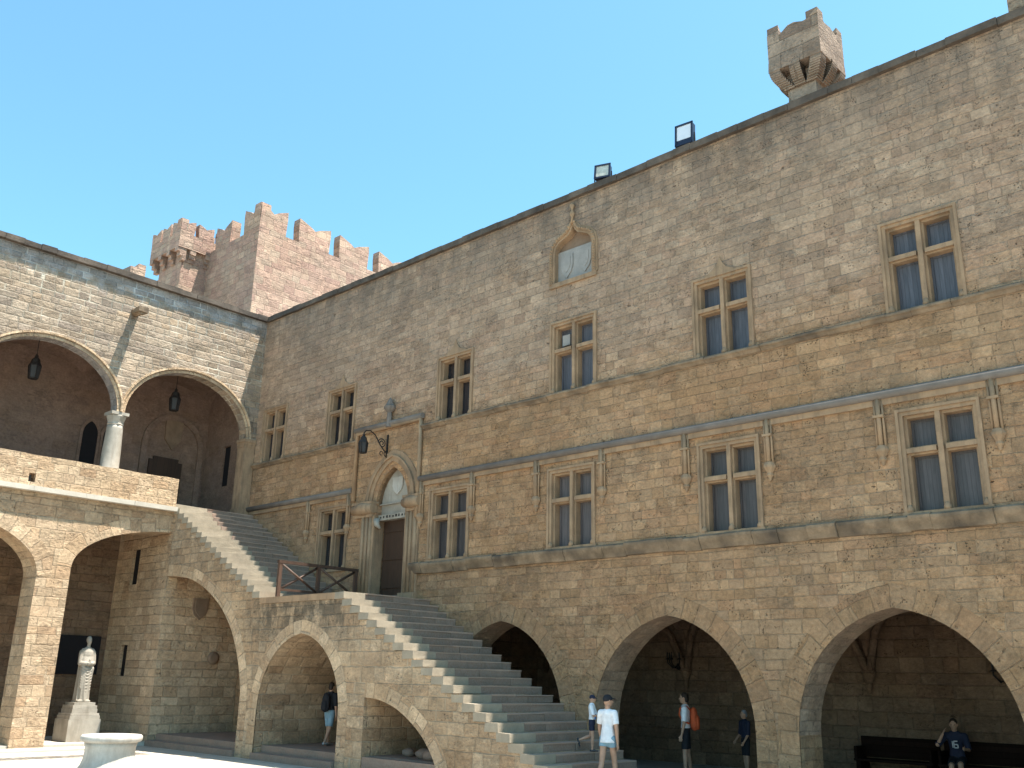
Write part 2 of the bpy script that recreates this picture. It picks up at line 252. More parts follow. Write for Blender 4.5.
# ------------------------------------------------------------------ mesh kit
def tag(o, label=None, cat=None, group=None, kind=None):
    if label: o['label'] = label
    if cat: o['category'] = cat
    if group: o['group'] = group
    if kind: o['kind'] = kind
    return o
def thing(name, loc, label, cat, group=None):
    e = bpy.data.objects.new(name, None); COL.objects.link(e); e.location = loc; e.empty_display_size = 0.3
    return tag(e, label, cat, group)
def origin(o):
    v = Vector((0, 0, 0))
    while o is not None: v = v + Vector(o.location); o = o.parent
    return v
class MB:
    """Collects faces in world coordinates; UVs are metres, box projected unless a face brings its own."""
    def __init__(s): s.v = []; s.f = []; s.u = []; s.sm = []
    def face(s, pts, uv=None, smooth=False):
        i = len(s.v); s.v += [Vector(p) for p in pts]; s.f.append(list(range(i, i+len(pts)))); s.u.append(uv); s.sm.append(smooth)
    def grid(s, rows, closed_u=False, closed_v=False, smooth=True, uvs=None):
        i0 = len(s.v); n = len(rows); m = len(rows[0])
        for r in rows: s.v += [Vector(p) for p in r]
        for a in range(n if closed_v else n-1):
            for b in range(m if closed_u else m-1):
                a2, b2 = (a+1) % n, (b+1) % m
                s.f.append([i0+a*m+b, i0+a*m+b2, i0+a2*m+b2, i0+a2*m+b]); s.sm.append(smooth)
                s.u.append([uvs(a, b), uvs(a, b+1), uvs(a+1, b+1), uvs(a+1, b)] if uvs else None)
        return s
    def box(s, x0, x1, y0, y1, z0, z1, jit=0.0, M4=None):
        P = [Vector((x, y, z)) for z in (z0, z1) for y in (y0, y1) for x in (x0, x1)]
        if jit: P = [p + Vector([random.uniform(-jit, jit) for _ in 'xyz']) for p in P]
        if M4: P = [M4 @ p for p in P]
        for q in ((0, 2, 3, 1), (4, 5, 7, 6), (0, 1, 5, 4), (2, 6, 7, 3), (0, 4, 6, 2), (1, 3, 7, 5)): s.face([P[k] for k in q])
        return s
    def panel(s, loops, fn, depth):
        """Flat wall with holes. loops[0] outline, others holes (2D); fn(a,b,d) -> world point, d goes into the wall."""
        pts = [p for l in loops for p in l]
        tris = geometry.tessellate_polygon([[Vector((p[0], p[1], 0)) for p in l] for l in loops])
        for t in tris:
            a, b, c = (pts[k] for k in t)
            if abs((b[0]-a[0])*(c[1]-a[1])-(b[1]-a[1])*(c[0]-a[0])) < 1e-9: continue
            s.face([fn(*a, 0), fn(*b, 0), fn(*c, 0)]); s.face([fn(*c, depth), fn(*b, depth), fn(*a, depth)])
        for l in loops:
            L = 0
            for k in range(len(l)):
                a, b = l[k], l[(k+1) % len(l)]; e = math.hypot(b[0]-a[0], b[1]-a[1])
                s.face([fn(*a, 0), fn(*a, depth), fn(*b, depth), fn(*b, 0)], [(0, L), (depth, L), (depth, L+e), (0, L+e)] if len(l) > 8 and e < 0.6 else None)
                L += e
        return s
    def tube(s, path, r, n=10, cap=True):
        path = [Vector(p) for p in path]; rr = r if isinstance(r, (list, tuple)) else [r]*len(path); rows = []
        prev = None
        for k, p in enumerate(path):
            d = (path[min(k+1, len(path)-1)]-path[max(k-1, 0)]).normalized()
            if prev is None: a = d.orthogonal().normalized()
            else: a = (prev - d*prev.dot(d)).normalized()
            prev = a; b = d.cross(a)
            rows.append([p+(a*math.cos(2*math.pi*j/n)+b*math.sin(2*math.pi*j/n))*rr[k] for j in range(n)])
        s.grid(rows, closed_u=True)
        if cap: s.face(list(reversed(rows[0]))); s.face(rows[-1])
        return s
    def lathe(s, c, prof, n=32, cap=True, smooth=True, sx=1, sy=1):
        rows = [[(c[0]+r*sx*math.cos(2*math.pi*j/n), c[1]+r*sy*math.sin(2*math.pi*j/n), c[2]+z) for j in range(n)] for r, z in prof]
        s.grid(rows, closed_u=True, smooth=smooth)
        if cap: s.face(list(reversed(rows[0]))); s.face(rows[-1])
        return s
    def ball(s, c, r, n=12, m=8, M4=None):
        r = r if isinstance(r, (list, tuple)) else (r, r, r)
        rows = []
        for a in range(m+1):
            t = math.pi*(a+0.0)/m; t = min(max(t, 0.03), math.pi-0.03)
            row = [Vector((r[0]*math.sin(t)*math.cos(2*math.pi*j/n), r[1]*math.sin(t)*math.sin(2*math.pi*j/n), -r[2]*math.cos(t))) for j in range(n)]
            rows.append([Vector(c)+(M4 @ p if M4 else p) for p in row])
        s.grid(rows, closed_u=True); s.face(list(reversed(rows[0]))); s.face(rows[-1])
        return s
    def cone(s, p0, p1, r0, r1, fl=1.0, n=14, side=None, flat=''):
        """Tapered limb with rounded ends; fl flattens it along the front-back direction."""
        p0, p1 = Vector(p0), Vector(p1); d = (p1-p0); L = d.length or 1e-4; d = d/L
        a = Vector(side) if side else (Vector((1, 0, 0)) if abs(d.x) < 0.85 else Vector((0, 1, 0)))
        a = (a-d*a.dot(d)).normalized(); b = d.cross(a); rows = []
        for q in (() if '0' in flat else (-80, -50, -20)): rows.append((p0+d*(r0*math.sin(R(q))), r0*math.cos(R(q))))
        rows += [(p0, r0), (p0+d*L/2, (r0+r1)/2), (p1, r1)]
        for q in (() if '1' in flat else (20, 50, 80)): rows.append((p1+d*(r1*math.sin(R(q))), r1*math.cos(R(q))))
        g = [[p+(a*math.cos(2*math.pi*j/n)+b*math.sin(2*math.pi*j/n)*fl)*r for j in range(n)] for p, r in rows]
        s.grid(g, closed_u=True); s.face(list(reversed(g[0]))); s.face(g[-1])
        return s
    def build(s, name, mat, parent=None, voxel=0, smooth_it=2, merge=True):
        o0 = origin(parent); me = bpy.data.meshes.new(name)
        me.from_pydata([tuple(p-o0) for p in s.v], [], s.f)
        ul = me.uv_layers.new(name='UVMap').data
        for poly, fu in zip(me.polygons, s.u):
            if fu:
                for li, q in zip(poly.loop_indices, fu): ul[li].uv = q
            else:
                nn = poly.normal; ax, ay, az = abs(nn.x), abs(nn.y), abs(nn.z)
                for li in poly.loop_indices:
                    p = s.v[me.loops[li].vertex_index]
                    ul[li].uv = (p.x, p.y) if az > max(ax, ay) else ((p.y, p.z) if ax > ay else (p.x, p.z))
        for poly, sm in zip(me.polygons, s.sm): poly.use_smooth = sm
        if merge:
            bm = bmesh.new(); bm.from_mesh(me); bmesh.ops.remove_doubles(bm, verts=bm.verts, dist=0.0004)
            bmesh.ops.recalc_face_normals(bm, faces=bm.faces); bm.to_mesh(me); bm.free()
        ob = bpy.data.objects.new(name, me); COL.objects.link(ob); me.materials.append(M[mat] if isinstance(mat, str) else mat)
        if parent: ob.parent = parent
        if voxel:
            md = ob.modifiers.new('r', 'REMESH'); md.mode = 'VOXEL'; md.voxel_size = voxel; md.use_smooth_shade = True
            if smooth_it: sm = ob.modifiers.new('s', 'SMOOTH'); sm.iterations = smooth_it; sm.factor = 0.5
            dg = bpy.context.evaluated_depsgraph_get(); dg.update()
            nm = bpy.data.meshes.new_from_object(ob.evaluated_get(dg)); ob.modifiers.clear(); ob.data = nm; nm.name = name
            if not nm.materials: nm.materials.append(M[mat] if isinstance(mat, str) else mat)
        return ob
def copy_tree(o, offset=None, parent=None):
    c = o.copy(); COL.objects.link(c)
    if parent: c.parent = parent
    for ch in list(o.children): copy_tree(ch, None, c)
    if offset is not None: c.location = Vector(o.location)+Vector(offset)
    return c

def pointed(cx, hw, zs, ap, n=14):
    H = ap-zs
    if H <= hw*1.0: return [(cx-hw*math.cos(math.pi*k/(2*n)), zs+H*math.sin(math.pi*k/(2*n))) for k in range(2*n+1)]
    c = (hw*hw-H*H)/(2*hw); rad = hw-c; t1 = math.atan2(H, -c)
    rt = [(cx+c+rad*math.cos(t1*k/n), zs+rad*math.sin(t1*k/n)) for k in range(n+1)]        # springing -> apex
    lt = [(2*cx-x, z) for x, z in rt]
    return lt+list(reversed(rt))[1:]
def ring(mb, pts, fn, w0, w1, d0, d1):
    """Band following an arch polyline between offsets w0..w1 outside it, from depth d0 (front) to d1."""
    def off(k, w):
        a = pts[max(k-1, 0)]; b = pts[min(k+1, len(pts)-1)]; dx, dz = b[0]-a[0], b[1]-a[1]; l = math.hypot(dx, dz) or 1
        return (pts[k][0]-dz/l*w, pts[k][1]+dx/l*w)
    L = 0
    for k in range(len(pts)-1):
        e = math.hypot(pts[k+1][0]-pts[k][0], pts[k+1][1]-pts[k][1])
        a0, a1, b0, b1 = off(k, w0), off(k, w1), off(k+1, w0), off(k+1, w1)
        uv = [(w0, L), (w1, L), (w1, L+e), (w0, L+e)]
        mb.face([fn(*a0, d0), fn(*a1, d0), fn(*b1, d0), fn(*b0, d0)], uv)
        mb.face([fn(*a1, d0), fn(*a1, d1), fn(*b1, d1), fn(*b1, d0)], [(0, L), (d1-d0, L), (d1-d0, L+e), (0, L+e)])
        mb.face([fn(*a0, d1), fn(*a0, d0), fn(*b0, d0), fn(*b0, d1)], [(0, L), (d1-d0, L), (d1-d0, L+e), (0, L+e)])
        L += e
    for k in (0, len(pts)-1):
        a, b = off(k, w0), off(k, w1); mb.face([fn(*a, d0), fn(*b, d0), fn(*b, d1), fn(*a, d1)])
    return mb
FX = lambda a, b, d: (a, d, b)                      # facade: plane y = 0, depth to +y
def FXat(y0): return lambda a, b, d: (a, y0+d, b)
def FYat(x0): return lambda a, b, d: (x0-d, a, b)   # walls facing +x, depth to -x
rnd = random.uniform

# ------------------------------------------------------------------ ground
g = MB(); g.face([(-300, -300, 0), (300, -300, 0), (300, 300, 0), (-300, 300, 0)]); tag(g.build('ground', 'paving'), kind='structure')
g = MB(); g.box(0.36, 1.25, -30, -3.7, -0.2, 0.05); tag(g.build('pavement', 'white_ledge'), kind='structure')
g = MB()
for (xa, xb) in ((2.6, 3.3), (10.2, 10.9)): g.face([(xa, -30, 0.004), (xb, -30, 0.004), (xb, -4.2, 0.004), (xa, -4.2, 0.004)])
tag(g.build('path', 'cobble'), kind='structure')

# ------------------------------------------------------------------ facade (right-hand wing)
fac = thing('palace_wing', (15, 0, 0), 'long shaded sandstone wing with mullioned windows in two rows above pointed arches', 'building')
XE = 33.0
ARCH = [(12.05, 1.97), (16.94, 1.98), (21.80, 1.98), (26.7, 1.97)]
arcs = [pointed(cx, hw, 1.2, 3.47) for cx, hw in ARCH]
outer = [(-3.3, 0.0)]
for a in arcs: outer += [(a[0][0], 0.0)]+a+[(a[-1][0], 0.0)]
outer += [(XE, 0.0), (XE, 14.27), (-3.3, 14.27)]
UPW = [(0.42, 1.84), (4.15, 5.57), (9.35, 10.77), (13.62, 15.09), (17.90, 19.37), (22.26, 23.72), (26.60, 28.06)]
LOW = [(4.13, 5.60), (9.26, 10.80), (13.57, 15.02), (17.88, 19.34), (22.22, 23.69), (26.56, 28.02)]
UZ, LZ = (9.02, 10.90), (5.14, 7.06)
DOOR = (6.95, 8.22, 4.0)
dar = pointed(7.585, 0.70, 6.90, 7.95, 10)
nich = [(13.72, 12.0), (13.72, 12.86), (13.76, 13.02), (13.87, 13.14), (14.03, 13.21), (14.18, 13.27), (14.28, 13.37), (14.35, 13.54), (14.42, 13.37), (14.52, 13.27), (14.67, 13.21), (14.83, 13.14), (14.94, 13.02), (14.98, 12.86), (14.98, 12.0)]
holes = [[(a+.02, z0+.02), (b-.02, z0+.02), (b-.02, z1-.02), (a+.02, z1-.02)] for (a, b), (z0, z1) in [(w_, UZ) for w_ in UPW]+[(w_, LZ) for w_ in LOW]]
holes.append([(dar[0][0], 4.0)]+dar+[(dar[-1][0], 4.0)])
holes.append(nich)
mb = MB().panel([outer]+holes, FX, 0.9); mb.build('wall', 'facade', fac)
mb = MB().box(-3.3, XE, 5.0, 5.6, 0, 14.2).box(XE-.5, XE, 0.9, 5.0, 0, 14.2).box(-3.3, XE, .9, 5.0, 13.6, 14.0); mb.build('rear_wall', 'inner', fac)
for k, a in enumerate(arcs):
    mb = MB(); ring(mb, [(a[0][0], 0.05)]+a+[(a[-1][0], 0.05)], FX, 0.0, 0.43, -0.006-.004*(k % 2), 0.02); mb.build('arch_ring', 'voussoir', fac)
# passage behind the arches: floor, back wall, groin vault, corbels
MB().box(-3.3, XE, 0.02, 4.5, -0.1, 0.15).build('passage_floor', 'paving', fac)
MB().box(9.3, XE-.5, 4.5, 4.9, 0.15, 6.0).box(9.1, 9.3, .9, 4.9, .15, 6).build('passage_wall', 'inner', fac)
BND = [9.65, 14.5, 19.35, 24.25, 29.2]
def groin(mb, a0, a1, b0, b1, zs, ra, rb, fn, n=16):
    def prof(t, rise): x = abs(2*t-1); return rise*math.sqrt(max(0, 1-x**1.75))
    rows = [[fn(a0+(a1-a0)*i/n, b0+(b1-b0)*j/n, zs+max(prof(i/n, ra), prof(j/n, rb))) for i in range(n+1)] for j in range(n+1)]
    mb.grid(rows, smooth=True)
for k in range(4):
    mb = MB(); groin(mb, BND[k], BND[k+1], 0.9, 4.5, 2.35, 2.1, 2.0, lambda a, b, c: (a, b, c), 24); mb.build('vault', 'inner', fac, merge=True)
    rb = MB()
    for sgn in (0, 1):
        P = []
        for i in range(17):
            q = i/16; x = abs(2*q-1); z = 2.35+2.05*math.sqrt(max(0, 1-x**1.75))
            P.append((BND[k]+(BND[k+1]-BND[k])*(q if sgn == 0 else 1-q), 0.95+3.5*q, z-.02))
        rb.tube(P, 0.09, 8)
    rb.build('vault_rib', 'inner', fac)
for bx in BND[1:4]:
    MB().lathe((bx, 4.42, 0), [(0.03, 1.95), (0.06, 2.05), (0.07, 2.18), (0.12, 2.28), (0.15, 2.38), (0.15, 2.45)], 14).build('vault_corbel', 'inner', fac)
# wall shafts: string courses
def course(x0, x1, z, prof, mat, name, jit=0.01, seg=0.55):
    mb = MB(); x = x0; 
    while x < x1-.02:
        xn = min(x1, x+seg*rnd(.7, 1.4)); j = rnd(-jit, jit); jz = rnd(-jit, jit)*.6
        P = [(d+(j if d < 0 else 0), zz+z+jz) for d, zz in prof]
        rows = [[(xx, d, zz) for d, zz in P] for xx in (x, xn-.004)]
        mb.grid(rows, smooth=False)
        for rw, rev in ((rows[0], 0), (rows[1], 1)): mb.face(rw if rev else list(reversed(rw)))
        x = xn
    return mb.build(name, mat, fac)
course(8.63, XE, 5.0, [(0.02, -.22), (-.06, -.20), (-.10, -.11), (-.13, -.06), (-.16, -.0), (-.165, .05), (-.10, .09), (0.02, .11)], 'ledge', 'lower_ledge', 0.03, 0.5)
up_prof = [(0.02, -.10), (-.04, -.08), (-.08, -.03), (-.12, -.005), (-.12, .035), (-.05, .08), (0.02, .09)]
course(-0.05, 5.86, 8.95, up_prof, 'ledge', 'upper_ledge', 0.02); course(8.80, XE, 8.95, up_prof, 'ledge', 'upper_ledge', 0.02)
def roll(pts, r, name='hood_moulding', mat='roll'):
    MB().tube(pts, r, 10).build(name, mat, fac)
roll([(-.05, -.07, 7.44), (5.80, -.07, 7.44)], .085); roll([(8.82, -.07, 7.42), (XE, -.07, 7.42)], .085)
MB().box(-.05, 5.8, -.06, .02, 7.24, 7.38).box(8.82, XE, -.06, .02, 7.22, 7.36).build('hood_band', 'trim', fac)
# label frame above the doorway
MB().tube([(5.87, -.07, 7.10), (5.87, -.07, 9.18), (8.78, -.07, 9.18), (8.78, -.07, 6.35)], .07, 8).build('door_label_moulding', 'trim', fac)
MB().tube([(5.80, -.09, 9.27), (8.86, -.09, 9.27)], .085, 8).build('hood_moulding', 'roll', fac)
for px in (3.55, 5.62, 8.90, 10.92, 13.20, 15.26, 17.57, 19.57, 21.90, 23.95, 26.25, 28.32):
    m_ = MB(); m_.tube([(px, -.07, 7.36), (px, -.07, 6.42)], .045, 8).tube([(px-.075, -.045, 7.36), (px-.075, -.045, 6.42)], .025, 6).tube([(px+.075, -.045, 7.36), (px+.075, -.045, 6.42)], .025, 6)
    m_.box(px-.10, px+.10, -.12, .02, 6.98, 7.03); m_.lathe((px, -.04, 0), [(.02, 6.06), (.04, 6.12), (.075, 6.17), (.06, 6.22), (.10, 6.29), (.125, 6.33), (.125, 6.37), (.09, 6.44)], 8, smooth=False)
    m_.build('pendant_corbel', 'trim', fac)
# windows: stone cross frame, shutters behind
def window(x0, x1, z0, z1, ogee, pane_mat, box=False):
    m_ = MB(); W_ = x1-x0
    def fr(a, b, c, d, t, y0, y1):  # rectangular ring
        m_.box(a, a+t, y0, y1, c, d).box(b-t, b, y0, y1, c, d).box(a+t, b-t, y0, y1, d-t, d)
    fr(x0-.02, x1+.02, z0, z1+.02, .055, -.055, .3); fr(x0+.035, x1-.035, z0, z1-.035, .07, -.02, .32); fr(x0+.105, x1-.105, z0, z1-.105, .05, .06, .34)
    m_.box(x0-.05, x1+.05, -.06, .34, z0-.07, z0-.001)
    xm = (x0+x1)/2; zt = z0+(z1-z0)*.595
    m_.box(xm-.045, xm+.045, -.012, .33, z0, z1-.1); m_.box(xm-.085, xm+.085, .07, .335, z0, z1-.1)
    for xa, xb in ((x0+.1, xm-.085), (xm+.085, x1-.1)): m_.box(xa, xb, .0, .332, zt-.045, zt+.045).box(xa, xb, .07, .336, zt-.08, zt+.075)
    for xx in (x0+.07, xm, x1-.07): m_.lathe((xx, .0, z0), [(.07, .0), (.07, .06), (.05, .10), (.04, .13)], 8)
    if ogee:
        pts = [(xm-.5, z1), (xm-.34, z1+.05), (xm-.17, z1+.13), (xm-.06, z1+.27), (xm, z1+.42), (xm+.06, z1+.27), (xm+.17, z1+.13), (xm+.34, z1+.05), (xm+.5, z1)]
        m_.panel([pts], FXat(-.045), .06)
    o = m_.build('window', 'trim', fac)
    p = MB()
    for xa, xb in ((x0+.15, xm-.08), (xm+.08, x1-.15)):
        p.box(xa, xb, .26, .30, z0+.0, zt-.07).box(xa, xb, .26, .30, zt+.07, z1-.14)
    # shutter stiles
    for xa, xb in ((x0+.15, xm-.08), (xm+.08, x1-.15)):
        for za, zb in ((z0, zt-.07), (zt+.07, z1-.14)):
            p.box(xa, xa+.05, .24, .262, za, zb).box(xb-.05, xb, .24, .262, za, zb).box(xa+.05, xb-.05, .24, .262, za, za+.05).box(xa+.05, xb-.05, .24, .262, zb-.05, zb)
    p.build('shutter', pane_mat, o)
    if box:
        MB().box(x0+.28, x0+.52, .12, .24, z1-.62, z1-.34).build('speaker_box', 'marble_grey', o)
    return o
for k, (a, b) in enumerate(UPW):
    window(a, b, *UZ, ogee=k in (1, 2, 4), pane_mat='shutter_black' if k < 3 else 'shutter_blue', box=(k == 3))
for k, (a, b) in enumerate(LOW): window(a, b, *LZ, ogee=False, pane_mat='shutter_black' if k == 0 else 'shutter_dark')
# doorway
m_ = MB()
for w0, w1, d0 in ((.0, .10, .10), (.10, .17, .02), (.17, .30, -.05), (.30, .36, -.10), (.36, .52, -.03)):
    ring(m_, dar, FX, w0, w1, d0, .3)
m_.build('door_arch', 'trim', fac)
m_ = MB()
for xa, xb, s_ in ((6.30, 6.905, 1), (8.265, 8.85, -1)):
    m_.box(xa, xb, -.05, .3, 4.08, 6.58)
    for q, wq in ((.12, .06), (.3, .05), (.45, .05)): m_.tube([((xa+q) if s_ > 0 else (xb-q), -.06, 4.3), ((xa+q) if s_ > 0 else (xb-q), -.06, 6.55)], wq, 8)
    m_.box(xa-.05, xb+.02, -.14, .3, 4.08, 4.3); m_.build('door_jamb', 'trim', fac); m_ = MB()
for xa, xb in ((5.98, 6.90), (8.27, 8.92)): m_ = MB(); m_.tube([(xa, -.10, 6.80), ((xa+xb)/2, -.13, 6.80), (xb, -.10, 6.80)], [.14, .19, .15], 10).box(xa, xb, -.20, .1, 6.93, 7.0).box(xa+.06, xb-.06, -.12, .1, 6.55, 6.66); m_.build('impost', 'trim', fac)
m_ = MB(); m_.box(6.96, 8.21, .30, .38, 4.26, 6.46)
for zz in (4.5, 5.3, 6.1): m_.box(6.98, 8.2, .27, .302, zz, zz+.09)
dd = m_.build('door', 'door', fac); MB().lathe((8.05, .25, 5.25), [(.01, -.03), (.035, -.02), (.035, .02), (.01, .03)], 10).build('handle', 'iron', dd)
MB().box(6.94, 8.24, -.02, .5, 4.08, 4.26).build('door_sill', 'step', fac)
m_ = MB(); ty = [(6.885, 6.46)]+[(x, z) for x, z in dar]+[(8.285, 6.46)]
m_.panel([ty], FXat(.22), .12); m_.box(6.86, 8.31, .10, .3, 6.44, 6.60); m_.box(6.86, 8.31, .14, .3, 6.90, 6.93)
tym = m_.build('tympanum', 'statue_marble', fac)
m_ = MB(); sh = lambda cx, cz, w_, h_: [(cx-w_, cz+h_), (cx+w_, cz+h_), (cx+w_, cz), (cx+w_*.75, cz-h_*.5), (cx, cz-h_), (cx-w_*.75, cz-h_*.5), (cx-w_, cz)]
m_.panel([sh(7.6, 7.42, .22, .26)], FXat(.17), .06).box(7.585, 7.615, .162, .19, 7.22, 7.66); m_.build('shield', 'marble', tym)
m_ = MB()
for k in range(9):
    xa = 7.0+k*.135; m_.box(xa, xa+rnd(.03, .07), .085, .11, 6.50, 6.50+rnd(.04, .07))
m_.build('inscription', 'iron', tym)
MB().tube([(6.95, .0, 6.46), (7.0, -.02, 6.30), (7.08, .05, 6.2)], [.10, .08, .03], 8).build('bracket_scroll', 'statue_marble', tym)
# pinnacle on the label frame
m_ = MB(); m_.lathe((7.40, -.12, 0), [(.10, 9.15), (.08, 9.3), (.07, 9.6), (.09, 9.62), (.14, 9.66), (.18, 9.72), (.185, 9.78), (.13, 9.83), (.09, 9.92), (.05, 10.0), (.02, 10.05)], 8, smooth=False).build('pinnacle', 'roll', fac)
# heraldic niche with a marble panel of two shields
m_ = MB(); ring(m_, nich, FX, -.012, .05, -.03, .2); ring(m_, nich, FX, .05, .13, -.07, .02); ring(m_, nich, FX, .13, .18, -.03, .02)
P = []
for k in range(len(nich)-1):
    a, b = Vector((*nich[k], 0)), Vector((*nich[k+1], 0)); n_ = max(1, int((b-a).length/.07))
    for q in range(n_):
        c = a.lerp(b, q/n_); dx, dz = (b-a).normalized().xy; m_.ball((c.x-dz*.09, -.075, c.y+dx*.09), .034, 6, 4)
m_.box(13.58, 15.12, -.06, .2, 11.88, 12.0); m_.lathe((14.35, -.05, 0), [(.05, 13.55), (.03, 13.72), (.07, 13.78), (.08, 13.84), (.035, 13.90), (.03, 13.98), (.08, 14.06), (.02, 14.15)], 8)
nf = m_.build('niche_frame', 'trim', fac)
m_ = MB(); m_.panel([nich], FXat(.17), .08); m_.build('niche_back', 'relief', nf)
m_ = MB(); m_.box(13.735, 14.965, .12, .18, 12.01, 12.93); m_.panel([sh(14.05, 12.46, .2, .33)], FXat(.085), .05); m_.panel([sh(14.66, 12.48, .2, .33)], FXat(.085), .05)
for cx in (14.05, 14.66): m_.panel([sh(cx, 12.50, .13, .22)], FXat(.072), .05)
m_.build('niche_panel', 'marble_grey', nf)
# coping stones
def coping(fn, a0, a1, z, parent, ov=.10):
    m_ = MB(); a = a0
    while a < a1:
        b = min(a1+.01, a+rnd(.45, 1.0)); dz = rnd(-.012, .02); dd = rnd(-.015, .015)
        P = [fn(q, d, zz) for q in (a+.004, b-.004) for d in (-ov+dd, .75) for zz in (z+rnd(-.01, .01), z+.17+dz+rnd(-.008, .008))]
        for q in ((0, 2, 3, 1), (4, 5, 7, 6), (0, 1, 5, 4), (2, 6, 7, 3), (0, 4, 6, 2), (1, 3, 7, 5)): m_.face([P[k] for k in q])
        a = b
    return m_.build('coping', 'coping', parent)
coping(lambda q, d, z: (q, d, z), -0.1, XE, 14.27, fac)
random.seed(11)

# ------------------------------------------------------------------ loggia wing (left)
lw = thing('loggia_wing', (0, -9, 0), 'sunlit two storey wing with round loggia arches over a low arcade', 'building')
YN = -24.0
FU = FYat(0.0)
LC = [-2.58, -7.20, -11.82, -16.44, -21.06]
LH = 2.18
out_ = [(0.0, 14.27), (0.0, 7.1), (-.40, 7.1)]
larcs = []
for k, c in enumerate(LC):
    a = [(c+LH*math.cos(math.pi*i/28), 9.87+1.78*math.sin(math.pi*i/28)) for i in range(29)]; larcs.append(list(reversed(a))); out_ += a
out_ += [(LC[-1]-LH, 7.1), (YN, 7.1), (YN, 14.27)]
MB().panel([out_], FU, .42).build('upper_wall', 'pale', lw)
for k, a in enumerate(larcs):
    e = .004*(k % 2); m_ = MB(); ring(m_, a, FU, 0.0, .085, -.015-e, .03); ring(m_, a, FU, .085, .115, .012-e, .03); ring(m_, a, FU, .115, .175, -.07-e, .02); m_.build('loggia_arch_ring', 'voussoir_honey', lw)
for k in range(len(LC)-1):
    yc = (LC[k]-LH+LC[k+1]+LH)/2; m_ = MB()
    m_.lathe((-.24, yc, 0), [(.32, 7.1), (.32, 7.9), (.34, 7.98), (.32, 8.06), (.285, 8.14), (.28, 8.6), (.245, 9.35), (.24, 9.45)], 20)
    cobj = m_.build('column', 'statue_marble', lw)
    m_ = MB(); m_.lathe((-.24, yc, 0), [(.24, 9.45), (.265, 9.48), (.245, 9.53), (.26, 9.60), (.29, 9.68), (.31, 9.74), (.29, 9.77)], 8, smooth=False); m_.box(-.50, .04, yc-.28, yc+.28, 9.77, 9.868)
    m_.build('capital', 'statue_marble', cobj)
MB().box(-.40, .035, -.43, -.03, 7.45, 9.60).build('pier_shaft', 'trim', lw)
m_ = MB(); m_.box(-.42, .09, -.49, -.02, 9.76, 9.868).box(-.41, .065, -.46, -.025, 9.68, 9.762).box(-.41, .05, -.45, -.028, 9.60, 9.682); m_.build('pier_impost', 'trim', lw)
MB().box(-.41, .075, -.47, -.022, 7.1, 7.45).build('pier_base', 'trim', lw)
coping(lambda q, d, z: (-d, q, z), YN, 0.05, 14.27, lw, .17)
# loggia interior
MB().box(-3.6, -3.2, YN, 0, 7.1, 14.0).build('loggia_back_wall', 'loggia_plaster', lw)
slit_hole = [(-1.93, 8.45), (-1.43, 8.45), (-1.43, 9.92), (-1.93, 9.92)]
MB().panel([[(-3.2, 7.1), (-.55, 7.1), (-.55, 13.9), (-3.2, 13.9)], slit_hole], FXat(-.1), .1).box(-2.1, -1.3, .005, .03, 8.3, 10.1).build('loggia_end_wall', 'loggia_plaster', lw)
MB().box(-1.92, -1.44, -.01, -.002, 8.46, 9.91).build('slit_window', 'void', lw)
yb = [-.1, -4.93, -9.47, -14.02, -18.57, -22.9]
for k in range(5):
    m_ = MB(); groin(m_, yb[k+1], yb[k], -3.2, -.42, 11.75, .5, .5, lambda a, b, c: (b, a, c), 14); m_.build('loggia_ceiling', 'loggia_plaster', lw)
MB().box(-3.6, -.5, YN, 0, 13.6, 14.05).build('roof', 'coping', lw)
def lancet(yc, hw, z0, zs, ap): a = pointed(yc, hw, zs, ap, 8); return [(a[0][0], z0)]+a+[(a[-1][0], z0)]
for yc in (-4.42, -3.72):
    m_ = MB(); L_ = lancet(yc, .26, 7.4, 9.75, 10.2); m_.panel([L_], FYat(-3.16), .03); o = m_.build('lancet_window', 'void', lw)
    m_ = MB(); ring(m_, L_, FYat(-3.19), 0, .10, -.06, .0); m_.build('frame', 'loggia_plaster', o)
m_ = MB(); a = [(-1.42-.98*math.cos(math.pi*k/24), 9.85+.98*math.sin(math.pi*k/24)) for k in range(25)]; ring(m_, [(a[0][0], 7.1)]+a+[(a[-1][0], 7.1)], FYat(-3.2), 0, .2, -.10, .02); m_.build('blind_arch', 'loggia_plaster', lw)
m_ = MB(); m_.box(-3.2, -3.12, -2.25, -1.0, 7.1, 9.3).box(-3.2, -3.121, -2.1, -1.15, 9.3, 9.42); m_.build('loggia_door', 'door', lw)
m_ = MB(); m_.panel([[(-1.80, 10.85), (-1.76, 10.9), (-1.16, 10.9), (-1.12, 10.85), (-1.16, 10.1), (-1.46, 9.75), (-1.76, 10.1)]], FYat(-3.12), .08); m_.build('wall_shield', 'relief', lw)
# terrace floor, ledge, parapet
MB().box(-3.6, .34, YN, -2.86, 6.6, 6.94).box(-3.6, .2, -2.86, 0, 6.6, 7.1).build('terrace_floor', 'inner', lw)
MB().box(-3.6, .10, YN, -2.90, 6.94, 7.08).build('terrace_paving', 'step', lw)
m_ = MB(); y = YN
while y < -2.9:
    yn = min(-2.86, y+rnd(.9, 1.6)); m_.box(.0, .56+rnd(-.01, .01), y+.003, yn-.003, 6.95, 7.085); y = yn
m_.build('white_ledge', 'white_ledge', lw)
phole = [(-7.44, 7.20), (-7.25, 7.20), (-7.25, 7.45), (-7.44, 7.45)]
top = [(-2.89, 7.99)]; y = -3.3
while y > YN: top.append((y, 7.99+rnd(-.012, .012))); y -= rnd(.3, .6)
MB().panel([[(-2.89, 7.085)]+top+[(YN, 7.99), (YN, 7.085)], phole], FYat(.46), .34).build('parapet', 'arcade', lw)
